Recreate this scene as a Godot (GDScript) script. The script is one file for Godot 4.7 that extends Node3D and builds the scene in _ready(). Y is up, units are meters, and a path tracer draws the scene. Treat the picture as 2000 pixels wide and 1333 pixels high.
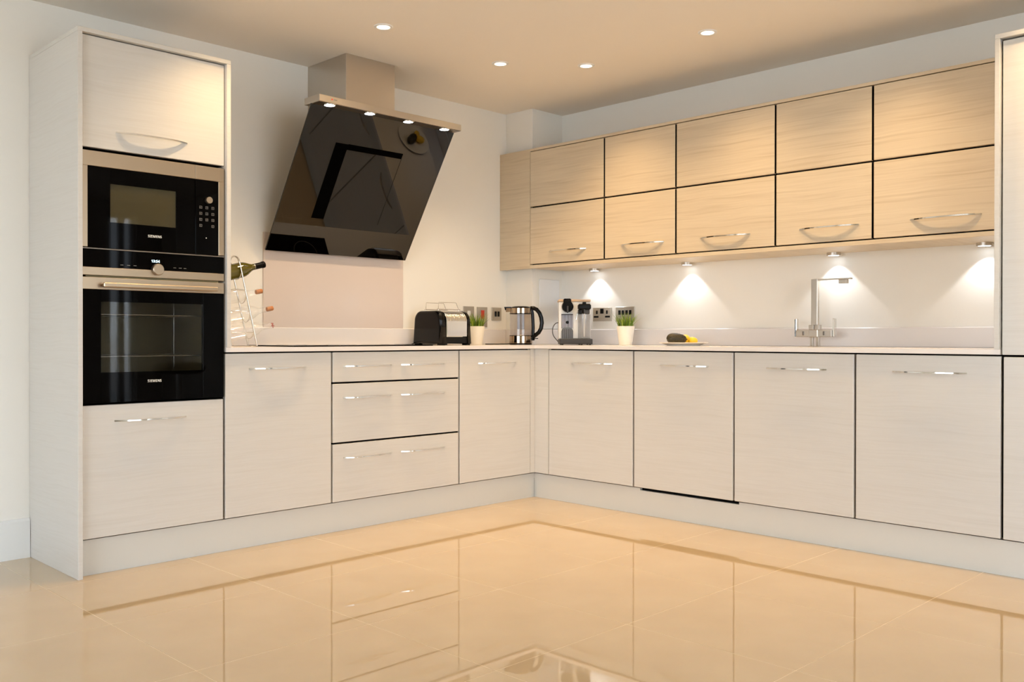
extends Node3D

# ---------------------------------------------------------------- room measures (metres)
const WALL_Z := -0.534      # face of the back wall (behind the hood)
const WALL_X := 0.574       # face of the right wall (behind the sink)
const CEIL := 2.39
const LEFT_X := -7.0
const FRONT_Z := 6.2
const XU := 0.236           # door faces of the wall cabinets
const TOP := 0.898          # worktop surface
const VIEW := -45.1865      # turn of things that face the camera's corner

var M := {}
var used := {}

# ---------------------------------------------------------------- mesh builder
class MB:
	var v := PackedVector3Array()
	var n := PackedVector3Array()

	func tri(a: Vector3, b: Vector3, c: Vector3, na: Vector3, nb: Vector3, nc: Vector3) -> void:
		if (b - a).cross(c - a).dot(na + nb + nc) > 0.0:
			v.append(a); v.append(c); v.append(b)
			n.append(na); n.append(nc); n.append(nb)
		else:
			v.append(a); v.append(b); v.append(c)
			n.append(na); n.append(nb); n.append(nc)

	func flat(pts: Array, hint: Vector3) -> void:
		var nn: Vector3 = (pts[1] - pts[0]).cross(pts[2] - pts[0]).normalized()
		if nn.dot(hint) < 0.0:
			nn = -nn
		for i in range(1, pts.size() - 1):
			tri(pts[0], pts[i], pts[i + 1], nn, nn, nn)

	# box between two corners, edges chamfered by bev
	func box(a: Vector3, b: Vector3, bev := 0.0) -> void:
		var lo := Vector3(minf(a.x, b.x), minf(a.y, b.y), minf(a.z, b.z))
		var hi := Vector3(maxf(a.x, b.x), maxf(a.y, b.y), maxf(a.z, b.z))
		var c := (lo + hi) / 2.0
		var h := (hi - lo) / 2.0
		bev = minf(bev, minf(h.x, minf(h.y, h.z)) * 0.9)
		for ax in 3:
			var u := (ax + 1) % 3
			var w := (ax + 2) % 3
			for s in [-1.0, 1.0]:
				var p := []
				for q in [[-1, -1], [1, -1], [1, 1], [-1, 1]]:
					var o := Vector3.ZERO
					o[ax] = s * h[ax]
					o[u] = q[0] * (h[u] - bev)
					o[w] = q[1] * (h[w] - bev)
					p.append(c + o)
				var hint := Vector3.ZERO
				hint[ax] = s
				flat(p, hint)
		if bev <= 0.0:
			return
		for ax in 3:
			var u := (ax + 1) % 3
			var w := (ax + 2) % 3
			for su in [-1.0, 1.0]:
				for sw in [-1.0, 1.0]:
					var p := []
					for e in [[-1, 0], [1, 0], [1, 1], [-1, 1]]:
						var o := Vector3.ZERO
						o[ax] = e[0] * (h[ax] - bev)
						o[u] = su * (h[u] - (bev if e[1] == 0 else 0.0))
						o[w] = sw * (h[w] - (0.0 if e[1] == 0 else bev))
						p.append(c + o)
					var hint := Vector3.ZERO
					hint[u] = su
					hint[w] = sw
					flat(p, hint)
		for sx in [-1.0, 1.0]:
			for sy in [-1.0, 1.0]:
				for sz in [-1.0, 1.0]:
					var s := Vector3(sx, sy, sz)
					var q := c + Vector3(sx * h.x, sy * h.y, sz * h.z)
					flat([q - Vector3(0, sy * bev, sz * bev), q - Vector3(sx * bev, 0, sz * bev), q - Vector3(sx * bev, sy * bev, 0)], s)

	# profile of (radius, height) turned round the y axis of xf
	func lathe(prof: Array, seg := 28, xf := Transform3D(), crease := 35.0) -> void:
		var nb := xf.basis.inverse().transposed()
		var k := prof.size()
		var sn := []
		for i in k - 1:
			var d: Vector2 = prof[i + 1] - prof[i]
			sn.append(Vector2(d.y, -d.x).normalized())
		for i in k - 1:
			var n0: Vector2 = sn[i]
			var n1: Vector2 = sn[i]
			if i > 0 and sn[i].angle_to(sn[i - 1]) < deg_to_rad(crease) and sn[i].angle_to(sn[i - 1]) > -deg_to_rad(crease):
				n0 = (sn[i] + sn[i - 1]).normalized()
			if i < k - 2 and absf(sn[i].angle_to(sn[i + 1])) < deg_to_rad(crease):
				n1 = (sn[i] + sn[i + 1]).normalized()
			for j in seg:
				var a0 := TAU * j / seg
				var a1 := TAU * (j + 1) / seg
				var p := []
				var q := []
				for e in [[i, a0, n0], [i, a1, n0], [i + 1, a1, n1], [i + 1, a0, n1]]:
					var r: Vector2 = prof[e[0]]
					var an: float = e[1]
					var nv: Vector2 = e[2]
					p.append(xf * Vector3(r.x * cos(an), r.y, r.x * sin(an)))
					q.append((nb * Vector3(nv.x * cos(an), nv.y, nv.x * sin(an))).normalized())
				if prof[i].x > 1e-6:
					tri(p[0], p[1], p[2], q[0], q[1], q[2])
					if prof[i + 1].x > 1e-6:
						tri(p[0], p[2], p[3], q[0], q[2], q[3])
				else:
					tri(p[0], p[2], p[3], q[0], q[2], q[3])

	func ball(c: Vector3, r: Vector3, seg := 24, rings := 12, turn := Basis()) -> void:
		var prof := []
		for i in rings + 1:
			var a := -PI / 2 + PI * i / rings
			prof.append(Vector2(maxf(cos(a), 0.0), sin(a)))
		lathe(prof, seg, Transform3D(turn * Basis.from_scale(r), c), 180.0)

	# round bar along a path
	func tube(pts: Array, r: float, sides := 8, closed := false, flatten := 1.0) -> void:
		var k := pts.size()
		var t0: Vector3 = (pts[1] - pts[0]).normalized()
		var up := Vector3.UP if absf(t0.y) < 0.9 else Vector3.RIGHT
		var side := t0.cross(up).normalized()
		var rings := []
		for i in k:
			var t: Vector3
			if closed:
				t = (pts[(i + 1) % k] - pts[(i + k - 1) % k]).normalized()
			else:
				t = (pts[mini(i + 1, k - 1)] - pts[maxi(i - 1, 0)]).normalized()
			side = (side - t * side.dot(t)).normalized()
			var u2 := side.cross(t)
			var ring := []
			for j in sides:
				var a := TAU * j / sides
				ring.append([side * cos(a) * r + u2 * sin(a) * r * flatten, (side * cos(a) + u2 * sin(a)).normalized()])
			rings.append(ring)
		for i in (k if closed else k - 1):
			var i2 := (i + 1) % k
			for j in sides:
				var j2 := (j + 1) % sides
				var a: Vector3 = pts[i] + rings[i][j][0]
				var b: Vector3 = pts[i] + rings[i][j2][0]
				var c: Vector3 = pts[i2] + rings[i2][j2][0]
				var d: Vector3 = pts[i2] + rings[i2][j][0]
				tri(a, b, c, rings[i][j][1], rings[i][j2][1], rings[i2][j2][1])
				tri(a, c, d, rings[i][j][1], rings[i2][j2][1], rings[i2][j][1])
		if not closed:
			for e in [[0, -1.0], [k - 1, 1.0]]:
				var i: int = e[0]
				var p := []
				for j in sides:
					p.append(pts[i] + rings[i][j][0])
				var tt: Vector3 = (pts[1] - pts[0]) if i == 0 else (pts[k - 1] - pts[k - 2])
				flat(p, tt * e[1])

	# polygon in the xy plane of xf, from z = z0 to z1
	func prism(poly: Array, z0: float, z1: float, xf := Transform3D(), smooth := 0.0) -> void:
		var pk := PackedVector2Array(poly)
		var ids := Geometry2D.triangulate_polygon(pk)
		var area := 0.0
		var k := poly.size()
		for i in k:
			area += poly[i].cross(poly[(i + 1) % k])
		var sgn := 1.0 if area > 0.0 else -1.0
		for e in [[z0, -1.0], [z1, 1.0]]:
			var nn := (xf.basis * Vector3(0, 0, e[1])).normalized()
			for i in range(0, ids.size(), 3):
				var p := []
				for j in 3:
					p.append(xf * Vector3(pk[ids[i + j]].x, pk[ids[i + j]].y, e[0]))
				tri(p[0], p[1], p[2], nn, nn, nn)
		var ns := []
		for i in k:
			var d: Vector2 = (poly[(i + 1) % k] - poly[i]).normalized()
			ns.append(Vector2(d.y, -d.x) * sgn)
		for i in k:
			var na: Vector2 = ns[i]
			var nb: Vector2 = ns[i]
			if smooth > 0.0:
				var pr: Vector2 = ns[(i + k - 1) % k]
				var nx: Vector2 = ns[(i + 1) % k]
				if absf(ns[i].angle_to(pr)) < deg_to_rad(smooth):
					na = (ns[i] + pr).normalized()
				if absf(ns[i].angle_to(nx)) < deg_to_rad(smooth):
					nb = (ns[i] + nx).normalized()
			var a: Vector2 = poly[i]
			var b: Vector2 = poly[(i + 1) % k]
			var n3 := (xf.basis * Vector3(na.x, na.y, 0)).normalized()
			var m3 := (xf.basis * Vector3(nb.x, nb.y, 0)).normalized()
			tri(xf * Vector3(a.x, a.y, z0), xf * Vector3(b.x, b.y, z0), xf * Vector3(b.x, b.y, z1), n3, m3, m3)
			tri(xf * Vector3(a.x, a.y, z0), xf * Vector3(b.x, b.y, z1), xf * Vector3(a.x, a.y, z1), n3, m3, n3)

	# skin over rings of equal length, smooth, last ring closed
	func loft(rings: Array) -> void:
		var k: int = rings[0].size()
		var c := Vector3.ZERO
		for p in rings[0]:
			c += p / k
		var nn := []
		for i in rings.size():
			var row := []
			for j in k:
				var a: Vector3 = rings[mini(i + 1, rings.size() - 1)][j] - rings[maxi(i - 1, 0)][j]
				var b: Vector3 = rings[i][(j + 1) % k] - rings[i][(j + k - 1) % k]
				var m := a.cross(b).normalized()
				row.append(m if m.dot(rings[i][j] - c) > 0.0 else -m)
			nn.append(row)
		for i in rings.size() - 1:
			for j in k:
				var j2 := (j + 1) % k
				tri(rings[i][j], rings[i][j2], rings[i + 1][j2], nn[i][j], nn[i][j2], nn[i + 1][j2])
				tri(rings[i][j], rings[i + 1][j2], rings[i + 1][j], nn[i][j], nn[i + 1][j2], nn[i + 1][j])
		flat(rings[rings.size() - 1], rings[rings.size() - 1][0] - rings[0][0])

	func mesh(origin := Vector3.ZERO) -> ArrayMesh:
		var w := v.duplicate()
		if origin != Vector3.ZERO:
			for i in w.size():
				w[i] = w[i] - origin
		var arr := []
		arr.resize(Mesh.ARRAY_MAX)
		arr[Mesh.ARRAY_VERTEX] = w
		arr[Mesh.ARRAY_NORMAL] = n
		var m := ArrayMesh.new()
		m.add_surface_from_arrays(Mesh.PRIMITIVE_TRIANGLES, arr)
		return m

# ---------------------------------------------------------------- scene helpers
func numbered(called: String) -> String:
	var k: int = used.get(called, 0)
	used[called] = k + 1
	return called if k == 0 else "%s_%03d" % [called, k]

func tag(o: Node3D, label: String, category: String, group := "") -> void:
	o.set_meta("label", label)
	o.set_meta("category", category)
	if group:
		o.set_meta("group", group)

func thing(called: String, label: String, category: String, at: Vector3, group := "", turn := 0.0) -> Node3D:
	var o := Node3D.new()
	o.name = numbered(called)
	o.position = at
	o.rotation_degrees.y = turn
	tag(o, label, category, group)
	add_child(o)
	return o

# a part whose shape was drawn in room coordinates (thing not turned)
func part(parent: Node3D, called: String, mb: MB, m: Material, label := "") -> MeshInstance3D:
	var o := MeshInstance3D.new()
	o.name = called
	var top: Node3D = parent
	while top.get_parent() != self:
		top = top.get_parent()
	o.mesh = mb.mesh(top.position)
	o.material_override = m
	if label:
		o.set_meta("label", label)
	parent.add_child(o, true)
	return o

# a part drawn in the thing's own coordinates
func local(parent: Node3D, called: String, mesh: Mesh, m: Material, at := Vector3.ZERO, turn := 0.0, label := "") -> MeshInstance3D:
	var o := MeshInstance3D.new()
	o.name = called
	o.mesh = mesh
	o.material_override = m
	o.position = at
	o.rotation_degrees.y = turn
	if label:
		o.set_meta("label", label)
	parent.add_child(o, true)
	return o

func structure(called: String, mb: MB, m: Material) -> MeshInstance3D:
	var o := MeshInstance3D.new()
	o.name = called
	o.mesh = mb.mesh()
	o.material_override = m
	o.set_meta("kind", "structure")
	add_child(o)
	return o

func one_box(a: Vector3, b: Vector3, bev := 0.0) -> MB:
	var mb := MB.new()
	mb.box(a, b, bev)
	return mb

func letters(parent: Node3D, called: String, words: String, height: float, m: Material, at: Vector3, bold := false) -> void:
	var t := TextMesh.new()
	var f := SystemFont.new()
	f.font_names = PackedStringArray(["Droid Sans"])
	if bold:
		f.font_weight = 700
	t.font = f
	t.text = words
	t.font_size = 64
	t.depth = 0.0006 / (height / 0.72)
	t.pixel_size = height / 0.72 / 64.0
	t.depth = 0.0008
	local(parent, called, t, m, at)

# ---------------------------------------------------------------- materials
func mat(called: String, c: Color, rough := 0.5, metal := 0.0, spec := 0.5) -> StandardMaterial3D:
	var m := StandardMaterial3D.new()
	m.resource_name = called
	m.albedo_color = c
	m.roughness = rough
	m.metallic = metal
	m.metallic_specular = spec
	M[called] = m
	return m

func glow(called: String, c: Color, energy: float) -> StandardMaterial3D:
	var m := mat(called, Color(0.9, 0.9, 0.9), 0.4)
	m.emission_enabled = true
	m.emission = c
	m.emission_energy_multiplier = energy
	return m

# horizontal grain: long streaks along u, fine across v
func grain_image(w: int, h: int, sd: int, base: Color, dark: Color, strength: float, wide: float, fine: float) -> Image:
	var n1 := FastNoiseLite.new()
	n1.seed = sd
	n1.frequency = 1.0
	n1.fractal_octaves = 4
	var n2 := FastNoiseLite.new()
	n2.seed = sd + 7
	n2.frequency = 1.0
	n2.fractal_octaves = 2
	var im := Image.create(w, h, false, Image.FORMAT_RGB8)
	for y in h:
		for x in w:
			# wrap round in both directions by walking on a torus-like path in noise space
			var u := TAU * x / w
			var vv := float(y) / h
			var warp := n2.get_noise_3d(cos(u) * 0.55 + 4.0, sin(u) * 0.55, vv * 2.2) * 0.010
			var p := vv + warp
			var broad := n1.get_noise_3d(cos(u) * 0.14, sin(u) * 0.14 + 9.0, p * 9.0)
			var streak := n1.get_noise_3d(cos(u) * 0.3 + 20.0, sin(u) * 0.3, p * 46.0)
			var thin := n1.get_noise_3d(cos(u) * 0.7, sin(u) * 0.7 + 40.0, p * 150.0)
			var k := clampf(broad * wide + maxf(streak - 0.05, 0.0) * 1.3 + thin * fine, -0.6, 1.0)
			var edge := minf(vv, 1.0 - vv)
			k *= smoothstep(0.0, 0.03, edge)
			im.set_pixel(x, y, base.lerp(dark, clampf(0.25 + k * strength, 0.0, 1.0)))
	return im

func triplanar(m: StandardMaterial3D, sx: float, sy: float, off := Vector3.ZERO) -> void:
	m.uv1_triplanar = true
	m.uv1_world_triplanar = true
	m.uv1_triplanar_sharpness = 8.0
	m.uv1_scale = Vector3(sx, sy, sx)
	m.uv1_offset = off

func make_materials() -> void:
	mat("wall_paint", Color(0.93, 0.915, 0.88), 0.75, 0.0, 0.35)
	mat("ceiling_paint", Color(0.945, 0.915, 0.87), 0.85, 0.0, 0.3)
	mat("skirting_paint", Color(0.9, 0.9, 0.885), 0.35)
	mat("grout", Color(0.88, 0.80, 0.67), 0.8)
	mat("plinth_board", Color(0.835, 0.825, 0.79), 0.3)
	mat("worktop_stone", Color(0.90, 0.875, 0.855), 0.22)
	mat("splash_glass", Color(0.845, 0.79, 0.75), 0.06)
	mat("carcass_edge", Color(0.05, 0.032, 0.025), 0.7, 0.0, 0.2)
	mat("chrome", Color(0.90, 0.89, 0.87), 0.09, 1.0)
	mat("brushed", Color(0.80, 0.77, 0.73), 0.32, 1.0)
	mat("appliance_steel", Color(0.68, 0.61, 0.52), 0.34, 1.0)
	mat("brushed_dark", Color(0.5, 0.47, 0.44), 0.35, 1.0)
	mat("black_glass", Color(0.012, 0.009, 0.008), 0.03, 0.0, 0.18)
	mat("hood_glass", Color(0.014, 0.010, 0.008), 0.02, 0.0, 0.5)
	mat("black_plastic", Color(0.02, 0.017, 0.016), 0.3, 0.0, 0.34)
	mat("gloss_black", Color(0.016, 0.013, 0.012), 0.12, 0.0, 0.36)
	mat("matt_black", Color(0.008, 0.006, 0.005), 0.9, 0.0, 0.1)
	mat("dark_grey", Color(0.2, 0.19, 0.185), 0.45)
	mat("mid_grey", Color(0.42, 0.43, 0.45), 0.4)
	mat("cavity", Color(0.52, 0.46, 0.29), 0.5)
	mat("print_white", Color(0.86, 0.85, 0.82), 0.5)
	mat("print_grey", Color(0.45, 0.44, 0.42), 0.5)
	mat("white_plastic", Color(0.92, 0.92, 0.915), 0.3)
	mat("silver_stripe", Color(0.80, 0.81, 0.86), 0.35, 0.2)
	mat("tan_top", Color(0.84, 0.70, 0.55), 0.35)
	mat("pot_white", Color(0.93, 0.90, 0.84), 0.45)
	mat("soil", Color(0.12, 0.09, 0.05), 0.9)
	mat("plate_white", Color(0.93, 0.91, 0.88), 0.15)
	mat("lemon_skin", Color(0.93, 0.75, 0.16), 0.42)
	mat("cork", Color(0.72, 0.47, 0.28), 0.85)
	mat("foil_black", Color(0.03, 0.02, 0.02), 0.4, 0.0, 0.25)
	mat("foil_ring", Color(0.6, 0.58, 0.55), 0.3, 0.8)
	mat("red", Color(0.72, 0.22, 0.14), 0.4)
	mat("cable_black", Color(0.03, 0.028, 0.026), 0.5)
	mat("cable_grey", Color(0.3, 0.3, 0.29), 0.4)
	mat("steel_plate", Color(0.76, 0.73, 0.68), 0.4, 1.0)
	mat("window_frame", Color(0.9, 0.9, 0.89), 0.4)
	mat("paving", Color(0.82, 0.81, 0.79), 0.85)
	mat("stool_leather", Color(0.02, 0.018, 0.018), 0.35)

	var g := mat("clear_glass", Color(0.98, 0.99, 0.98, 0.06), 0.0)
	g.transparency = BaseMaterial3D.TRANSPARENCY_ALPHA
	g = mat("kettle_glass", Color(0.50, 0.38, 0.30, 0.2), 0.0)
	g.transparency = BaseMaterial3D.TRANSPARENCY_ALPHA
	g = mat("jug_glass", Color(0.55, 0.55, 0.56, 0.3), 0.0)
	g.transparency = BaseMaterial3D.TRANSPARENCY_ALPHA
	mat("warm_steel", Color(0.70, 0.62, 0.53), 0.1, 1.0)
	g = mat("window_pane", Color(0.97, 1.0, 0.985, 0.03), 0.0)
	g.transparency = BaseMaterial3D.TRANSPARENCY_ALPHA
	g = mat("oven_pane", Color(0.035, 0.028, 0.016, 0.3), 0.02, 0.0, 0.3)
	g.transparency = BaseMaterial3D.TRANSPARENCY_ALPHA
	g = mat("bottle_green", Color(0.33, 0.30, 0.05), 0.05, 0.0, 0.6)

	# avocado skin: dark, mottled and pebbled
	var av := mat("avocado_skin", Color(1, 1, 1), 0.55)
	var nt := NoiseTexture2D.new()
	nt.width = 128
	nt.height = 128
	nt.seamless = true
	var fn := FastNoiseLite.new()
	fn.seed = 5
	fn.frequency = 0.06
	nt.noise = fn
	var gr := Gradient.new()
	gr.set_color(0, Color(0.085, 0.075, 0.03))
	gr.set_color(1, Color(0.30, 0.25, 0.11))
	nt.color_ramp = gr
	av.albedo_texture = nt
	triplanar(av, 14.0, 14.0)

	# floor tile: polished cream porcelain, faintly clouded
	var ft := mat("floor_tile", Color(1, 1, 1), 0.008, 0.0, 0.7)
	var tn := NoiseTexture2D.new()
	tn.width = 256
	tn.height = 256
	tn.seamless = true
	var fn2 := FastNoiseLite.new()
	fn2.seed = 11
	fn2.frequency = 0.012
	fn2.fractal_octaves = 5
	tn.noise = fn2
	var gr2 := Gradient.new()
	gr2.set_color(0, Color(0.775, 0.68, 0.545))
	gr2.set_color(1, Color(0.795, 0.705, 0.57))
	tn.color_ramp = gr2
	ft.albedo_texture = tn
	triplanar(ft, 0.8, 0.8)

	# white grained door foil: almost plain, with fine horizontal embossing
	var im := grain_image(512, 512, 3, Color(0.825, 0.81, 0.782), Color(0.79, 0.77, 0.735), 0.5, 0.1, 0.8)
	var wt := ImageTexture.create_from_image(im)
	var wd := mat("white_door", Color(1, 1, 1), 0.3)
	wd.albedo_texture = wt
	triplanar(wd, 0.9, 1.3)
	var wp := mat("white_panel", Color(1, 1, 1), 0.35)
	wp.albedo_texture = wt
	triplanar(wp, 0.9, 1.3, Vector3(0.3, 0.4, 0.1))

	# pale driftwood of the wall cabinets, several offsets so that doors differ
	var wood := ImageTexture.create_from_image(grain_image(1024, 768, 21, Color(0.85, 0.785, 0.675), Color(0.71, 0.625, 0.51), 0.45, 0.35, 0.45))
	for i in 5:
		var w := mat("driftwood_%d" % i, Color(1, 1, 1), 0.4)
		w.albedo_texture = wood
		triplanar(w, 0.75, 1.15, Vector3(0.37 * i, 0.23 * i, 0.37 * i))

	glow("downlight_glow", Color(1.0, 0.90, 0.74), 6.0)
	glow("led_glow", Color(0.92, 0.96, 1.0), 6.0)
	glow("display_glow", Color(0.75, 0.95, 1.0), 1.6)

# ---------------------------------------------------------------- shared pieces
var handle_mesh: ArrayMesh

func make_handle() -> void:
	# a bow handle: 0.30 long, standing 0.032 off the door, a flat strip seen on edge
	var outer := []
	var inner := []
	for i in 25:
		var t := -1.0 + 2.0 * i / 24.0
		var o := 0.032 * (1.0 - pow(absf(t), 3.0))
		outer.append(Vector2(t * 0.15, o + 0.001))
		inner.append(Vector2(t * (0.15 - 0.016), maxf(0.0, 0.022 * (1.0 - pow(absf(t), 2.6)))))
	inner.reverse()
	var mb := MB.new()
	mb.prism(outer + inner, -0.0028, 0.0028, Transform3D(Basis(Vector3.RIGHT, Vector3(0, 0, 1), Vector3(0, -1, 0)), Vector3.ZERO), 40.0)
	handle_mesh = mb.mesh()

func handle(door: MeshInstance3D, root: Node3D, at: Vector3, turn: float) -> void:
	local(door, "handle", handle_mesh, M.chrome, at - root.position, turn, "chrome bow handle")

func spot(parent: Node3D, at: Vector3, c: Color, energy: float, angle: float, blend: float, size: float) -> void:
	var s := SpotLight3D.new()
	s.name = "lamp_light"
	s.light_color = c
	s.light_energy = energy
	s.spot_angle = angle
	s.spot_angle_attenuation = blend
	s.spot_range = 12.0
	s.spot_attenuation = 2.0
	s.light_size = size
	s.shadow_enabled = true
	s.position = at
	s.rotation_degrees = Vector3(-90, 0, 0)
	parent.add_child(s, true)

# ================================================================ build
func _ready() -> void:
	# ---- camera
	var cam := Camera3D.new()
	cam.name = "camera"
	cam.position = Vector3(-3.9434, 0.9455, 3.7303)
	cam.rotation_degrees = Vector3(-0.246, VIEW, 0.0588)
	cam.fov = 2.0 * rad_to_deg(atan(666.5 / 1805.45))
	cam.near = 0.05
	cam.far = 200.0
	add_child(cam)
	cam.current = true

	# ---- sky, exposure
	var we := WorldEnvironment.new()
	we.name = "environment"
	var env := Environment.new()
	var sm := ProceduralSkyMaterial.new()
	sm.sky_top_color = Color(0.84, 0.90, 0.97)
	sm.sky_horizon_color = Color(0.92, 0.96, 1.0)
	sm.ground_bottom_color = Color(0.80, 0.82, 0.84)
	sm.ground_horizon_color = Color(0.86, 0.89, 0.92)
	sm.energy_multiplier = SKY
	var sky := Sky.new()
	sky.sky_material = sm
	env.background_mode = Environment.BG_SKY
	env.sky = sky
	env.tonemap_mode = Environment.TONE_MAPPER_LINEAR
	env.tonemap_exposure = EXPOSURE
	env.sdfgi_enabled = true
	env.ssao_enabled = true
	env.ssil_enabled = true
	we.environment = env
	add_child(we)

	make_materials()
	make_handle()
	build_shell()
	build_oven_tower()
	build_left_run()
	build_right_run()
	build_worktop()
	build_wall_cabinets()
	build_right_tower()
	build_hood()
	build_lights()
	build_sockets()
	build_wine()
	build_toaster()
	build_plants()
	build_kettle()
	build_coffee()
	build_plate()
	build_tap()
	build_stool()

const SKY := 7.8
const EXPOSURE := 1.07
const WARM := Color(1.0, 0.855, 0.65)
const DOWN := 1.32
const BEAM := 58.0
const COOL := Color(0.97, 0.98, 1.0)

# ---------------------------------------------------------------- shell
func build_shell() -> void:
	var T := 0.2
	# floor: grout bed, and each tile on it
	var fl := structure("floor", one_box(Vector3(LEFT_X - T, -0.15, WALL_Z - T), Vector3(WALL_X + T, -0.0004, FRONT_Z + T)), M.grout)
	var xs := [LEFT_X]
	var zs := [WALL_Z]
	for i in range(-20, 20):
		var x := -2.12 + 0.6 * i
		if x > LEFT_X + 0.02 and x < WALL_X - 0.02:
			xs.append(x)
		var z := 1.857 + 0.6 * i
		if z > WALL_Z + 0.02 and z < FRONT_Z - 0.02:
			zs.append(z)
	xs.append(WALL_X)
	zs.append(FRONT_Z)
	var cache := {}
	for i in xs.size() - 1:
		for j in zs.size() - 1:
			var s := Vector2(xs[i + 1] - xs[i], zs[j + 1] - zs[j])
			var key := "%.3f_%.3f" % [s.x, s.y]
			if not cache.has(key):
				cache[key] = one_box(Vector3(-s.x / 2 + 0.0009, -0.01, -s.y / 2 + 0.0009), Vector3(s.x / 2 - 0.0009, 0.0, s.y / 2 - 0.0009), 0.0003).mesh()
			local(fl, "tile", cache[key], M.floor_tile, Vector3((xs[i] + xs[i + 1]) / 2, 0, (zs[j] + zs[j + 1]) / 2))
	structure("ceiling", one_box(Vector3(LEFT_X - T, CEIL, WALL_Z - T), Vector3(WALL_X + T, CEIL + T, FRONT_Z + T)), M.ceiling_paint)
	structure("wall_back", one_box(Vector3(LEFT_X - T, 0, WALL_Z - T), Vector3(WALL_X + T, CEIL, WALL_Z)), M.wall_paint)
	structure("wall_right", one_box(Vector3(WALL_X, 0, WALL_Z), Vector3(WALL_X + T, CEIL, FRONT_Z)), M.wall_paint)
	# boxed-in corner
	structure("wall_corner_boxing", one_box(Vector3(0.292, TOP, WALL_Z), Vector3(WALL_X, CEIL, -0.297), 0.001), M.wall_paint)
	# left wall with a wide glazed opening
	var wl := MB.new()
	wl.box(Vector3(LEFT_X - T, 0, WALL_Z), Vector3(LEFT_X, CEIL, 0.4))
	wl.box(Vector3(LEFT_X - T, 0, 4.3), Vector3(LEFT_X, CEIL, FRONT_Z))
	wl.box(Vector3(LEFT_X - T, 2.2, 0.4), Vector3(LEFT_X, CEIL, 4.3))
	structure("wall_left", wl, M.wall_paint)
	var fr := MB.new()
	for z in [0.4, 2.32, 4.24]:
		fr.box(Vector3(LEFT_X - 0.13, 0.0, z), Vector3(LEFT_X - 0.07, 2.2, z + 0.06), 0.004)
	fr.box(Vector3(LEFT_X - 0.13, 2.14, 0.4), Vector3(LEFT_X - 0.07, 2.2, 4.3), 0.004)
	fr.box(Vector3(LEFT_X - 0.13, 0.0, 0.4), Vector3(LEFT_X - 0.07, 0.06, 4.3), 0.004)
	var w1 := structure("window_1", fr, M.window_frame)
	for z in [0.46, 2.38]:
		local(w1, "pane", one_box(Vector3(LEFT_X - 0.102, 0.06, z), Vector3(LEFT_X - 0.098, 2.14, z + 1.86)).mesh(), M.window_pane)
	# wall behind the camera: glazed garden doors and a narrow glazed slot
	var wf := MB.new()
	wf.box(Vector3(LEFT_X - T, 0, FRONT_Z), Vector3(-3.9, CEIL, FRONT_Z + T))
	wf.box(Vector3(-3.9, 2.2, FRONT_Z), Vector3(-0.9, CEIL, FRONT_Z + T))
	wf.box(Vector3(-0.9, 0, FRONT_Z), Vector3(0.0, CEIL, FRONT_Z + T))
	wf.box(Vector3(0.28, 0, FRONT_Z), Vector3(WALL_X + T, CEIL, FRONT_Z + T))
	wf.box(Vector3(0.0, 2.25, FRONT_Z), Vector3(0.28, CEIL, FRONT_Z + T))
	structure("wall_front", wf, M.wall_paint)
	var f2 := MB.new()
	f2.box(Vector3(0.0, 0, FRONT_Z + 0.06), Vector3(0.03, 2.25, FRONT_Z + 0.12), 0.003)
	f2.box(Vector3(0.12, 0, FRONT_Z + 0.06), Vector3(0.18, 2.25, FRONT_Z + 0.12), 0.003)
	f2.box(Vector3(0.25, 0, FRONT_Z + 0.06), Vector3(0.28, 2.25, FRONT_Z + 0.12), 0.003)
	f2.box(Vector3(0.0, 2.22, FRONT_Z + 0.06), Vector3(0.28, 2.25, FRONT_Z + 0.12), 0.003)
	f2.box(Vector3(0.0, 0.0, FRONT_Z + 0.06), Vector3(0.28, 0.03, FRONT_Z + 0.12), 0.003)
	var w2 := structure("window_2", f2, M.window_frame)
	for x in [0.03, 0.18]:
		local(w2, "pane", one_box(Vector3(x, 0.03, FRONT_Z + 0.088), Vector3(x + (0.09 if x < 0.1 else 0.07), 2.22, FRONT_Z + 0.092)).mesh(), M.window_pane)
	var f3 := MB.new()
	for x in [-3.9, -2.43, -0.96]:
		f3.box(Vector3(x, 0, FRONT_Z + 0.07), Vector3(x + 0.06, 2.2, FRONT_Z + 0.13), 0.004)
	f3.box(Vector3(-3.9, 2.14, FRONT_Z + 0.07), Vector3(-0.9, 2.2, FRONT_Z + 0.13), 0.004)
	f3.box(Vector3(-3.9, 0.0, FRONT_Z + 0.07), Vector3(-0.9, 0.06, FRONT_Z + 0.13), 0.004)
	var w3 := structure("window_3", f3, M.window_frame)
	for x in [-3.84, -2.37]:
		local(w3, "pane", one_box(Vector3(x, 0.06, FRONT_Z + 0.098), Vector3(x + 1.41, 2.14, FRONT_Z + 0.102)).mesh(), M.window_pane)
	# skirting left of the oven tower
	var bb := MB.new()
	bb.prism([Vector2(WALL_Z, 0), Vector2(WALL_Z + 0.016, 0), Vector2(WALL_Z + 0.016, 0.158), Vector2(WALL_Z + 0.010, 0.168), Vector2(WALL_Z, 0.168)], LEFT_X, -2.592, Transform3D(Basis(Vector3(0, 0, 1), Vector3.UP, Vector3(1, 0, 0)), Vector3.ZERO))
	structure("baseboard_back", bb, M.skirting_paint)
	# terrace outside the glazing
	var tr := MB.new()
	tr.box(Vector3(LEFT_X - 6, -0.15, -4), Vector3(LEFT_X - T, -0.03, 14))
	tr.box(Vector3(LEFT_X - T, -0.15, FRONT_Z + T), Vector3(WALL_X + 2, -0.03, 14))
	structure("floor_terrace", tr, M.paving)

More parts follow.
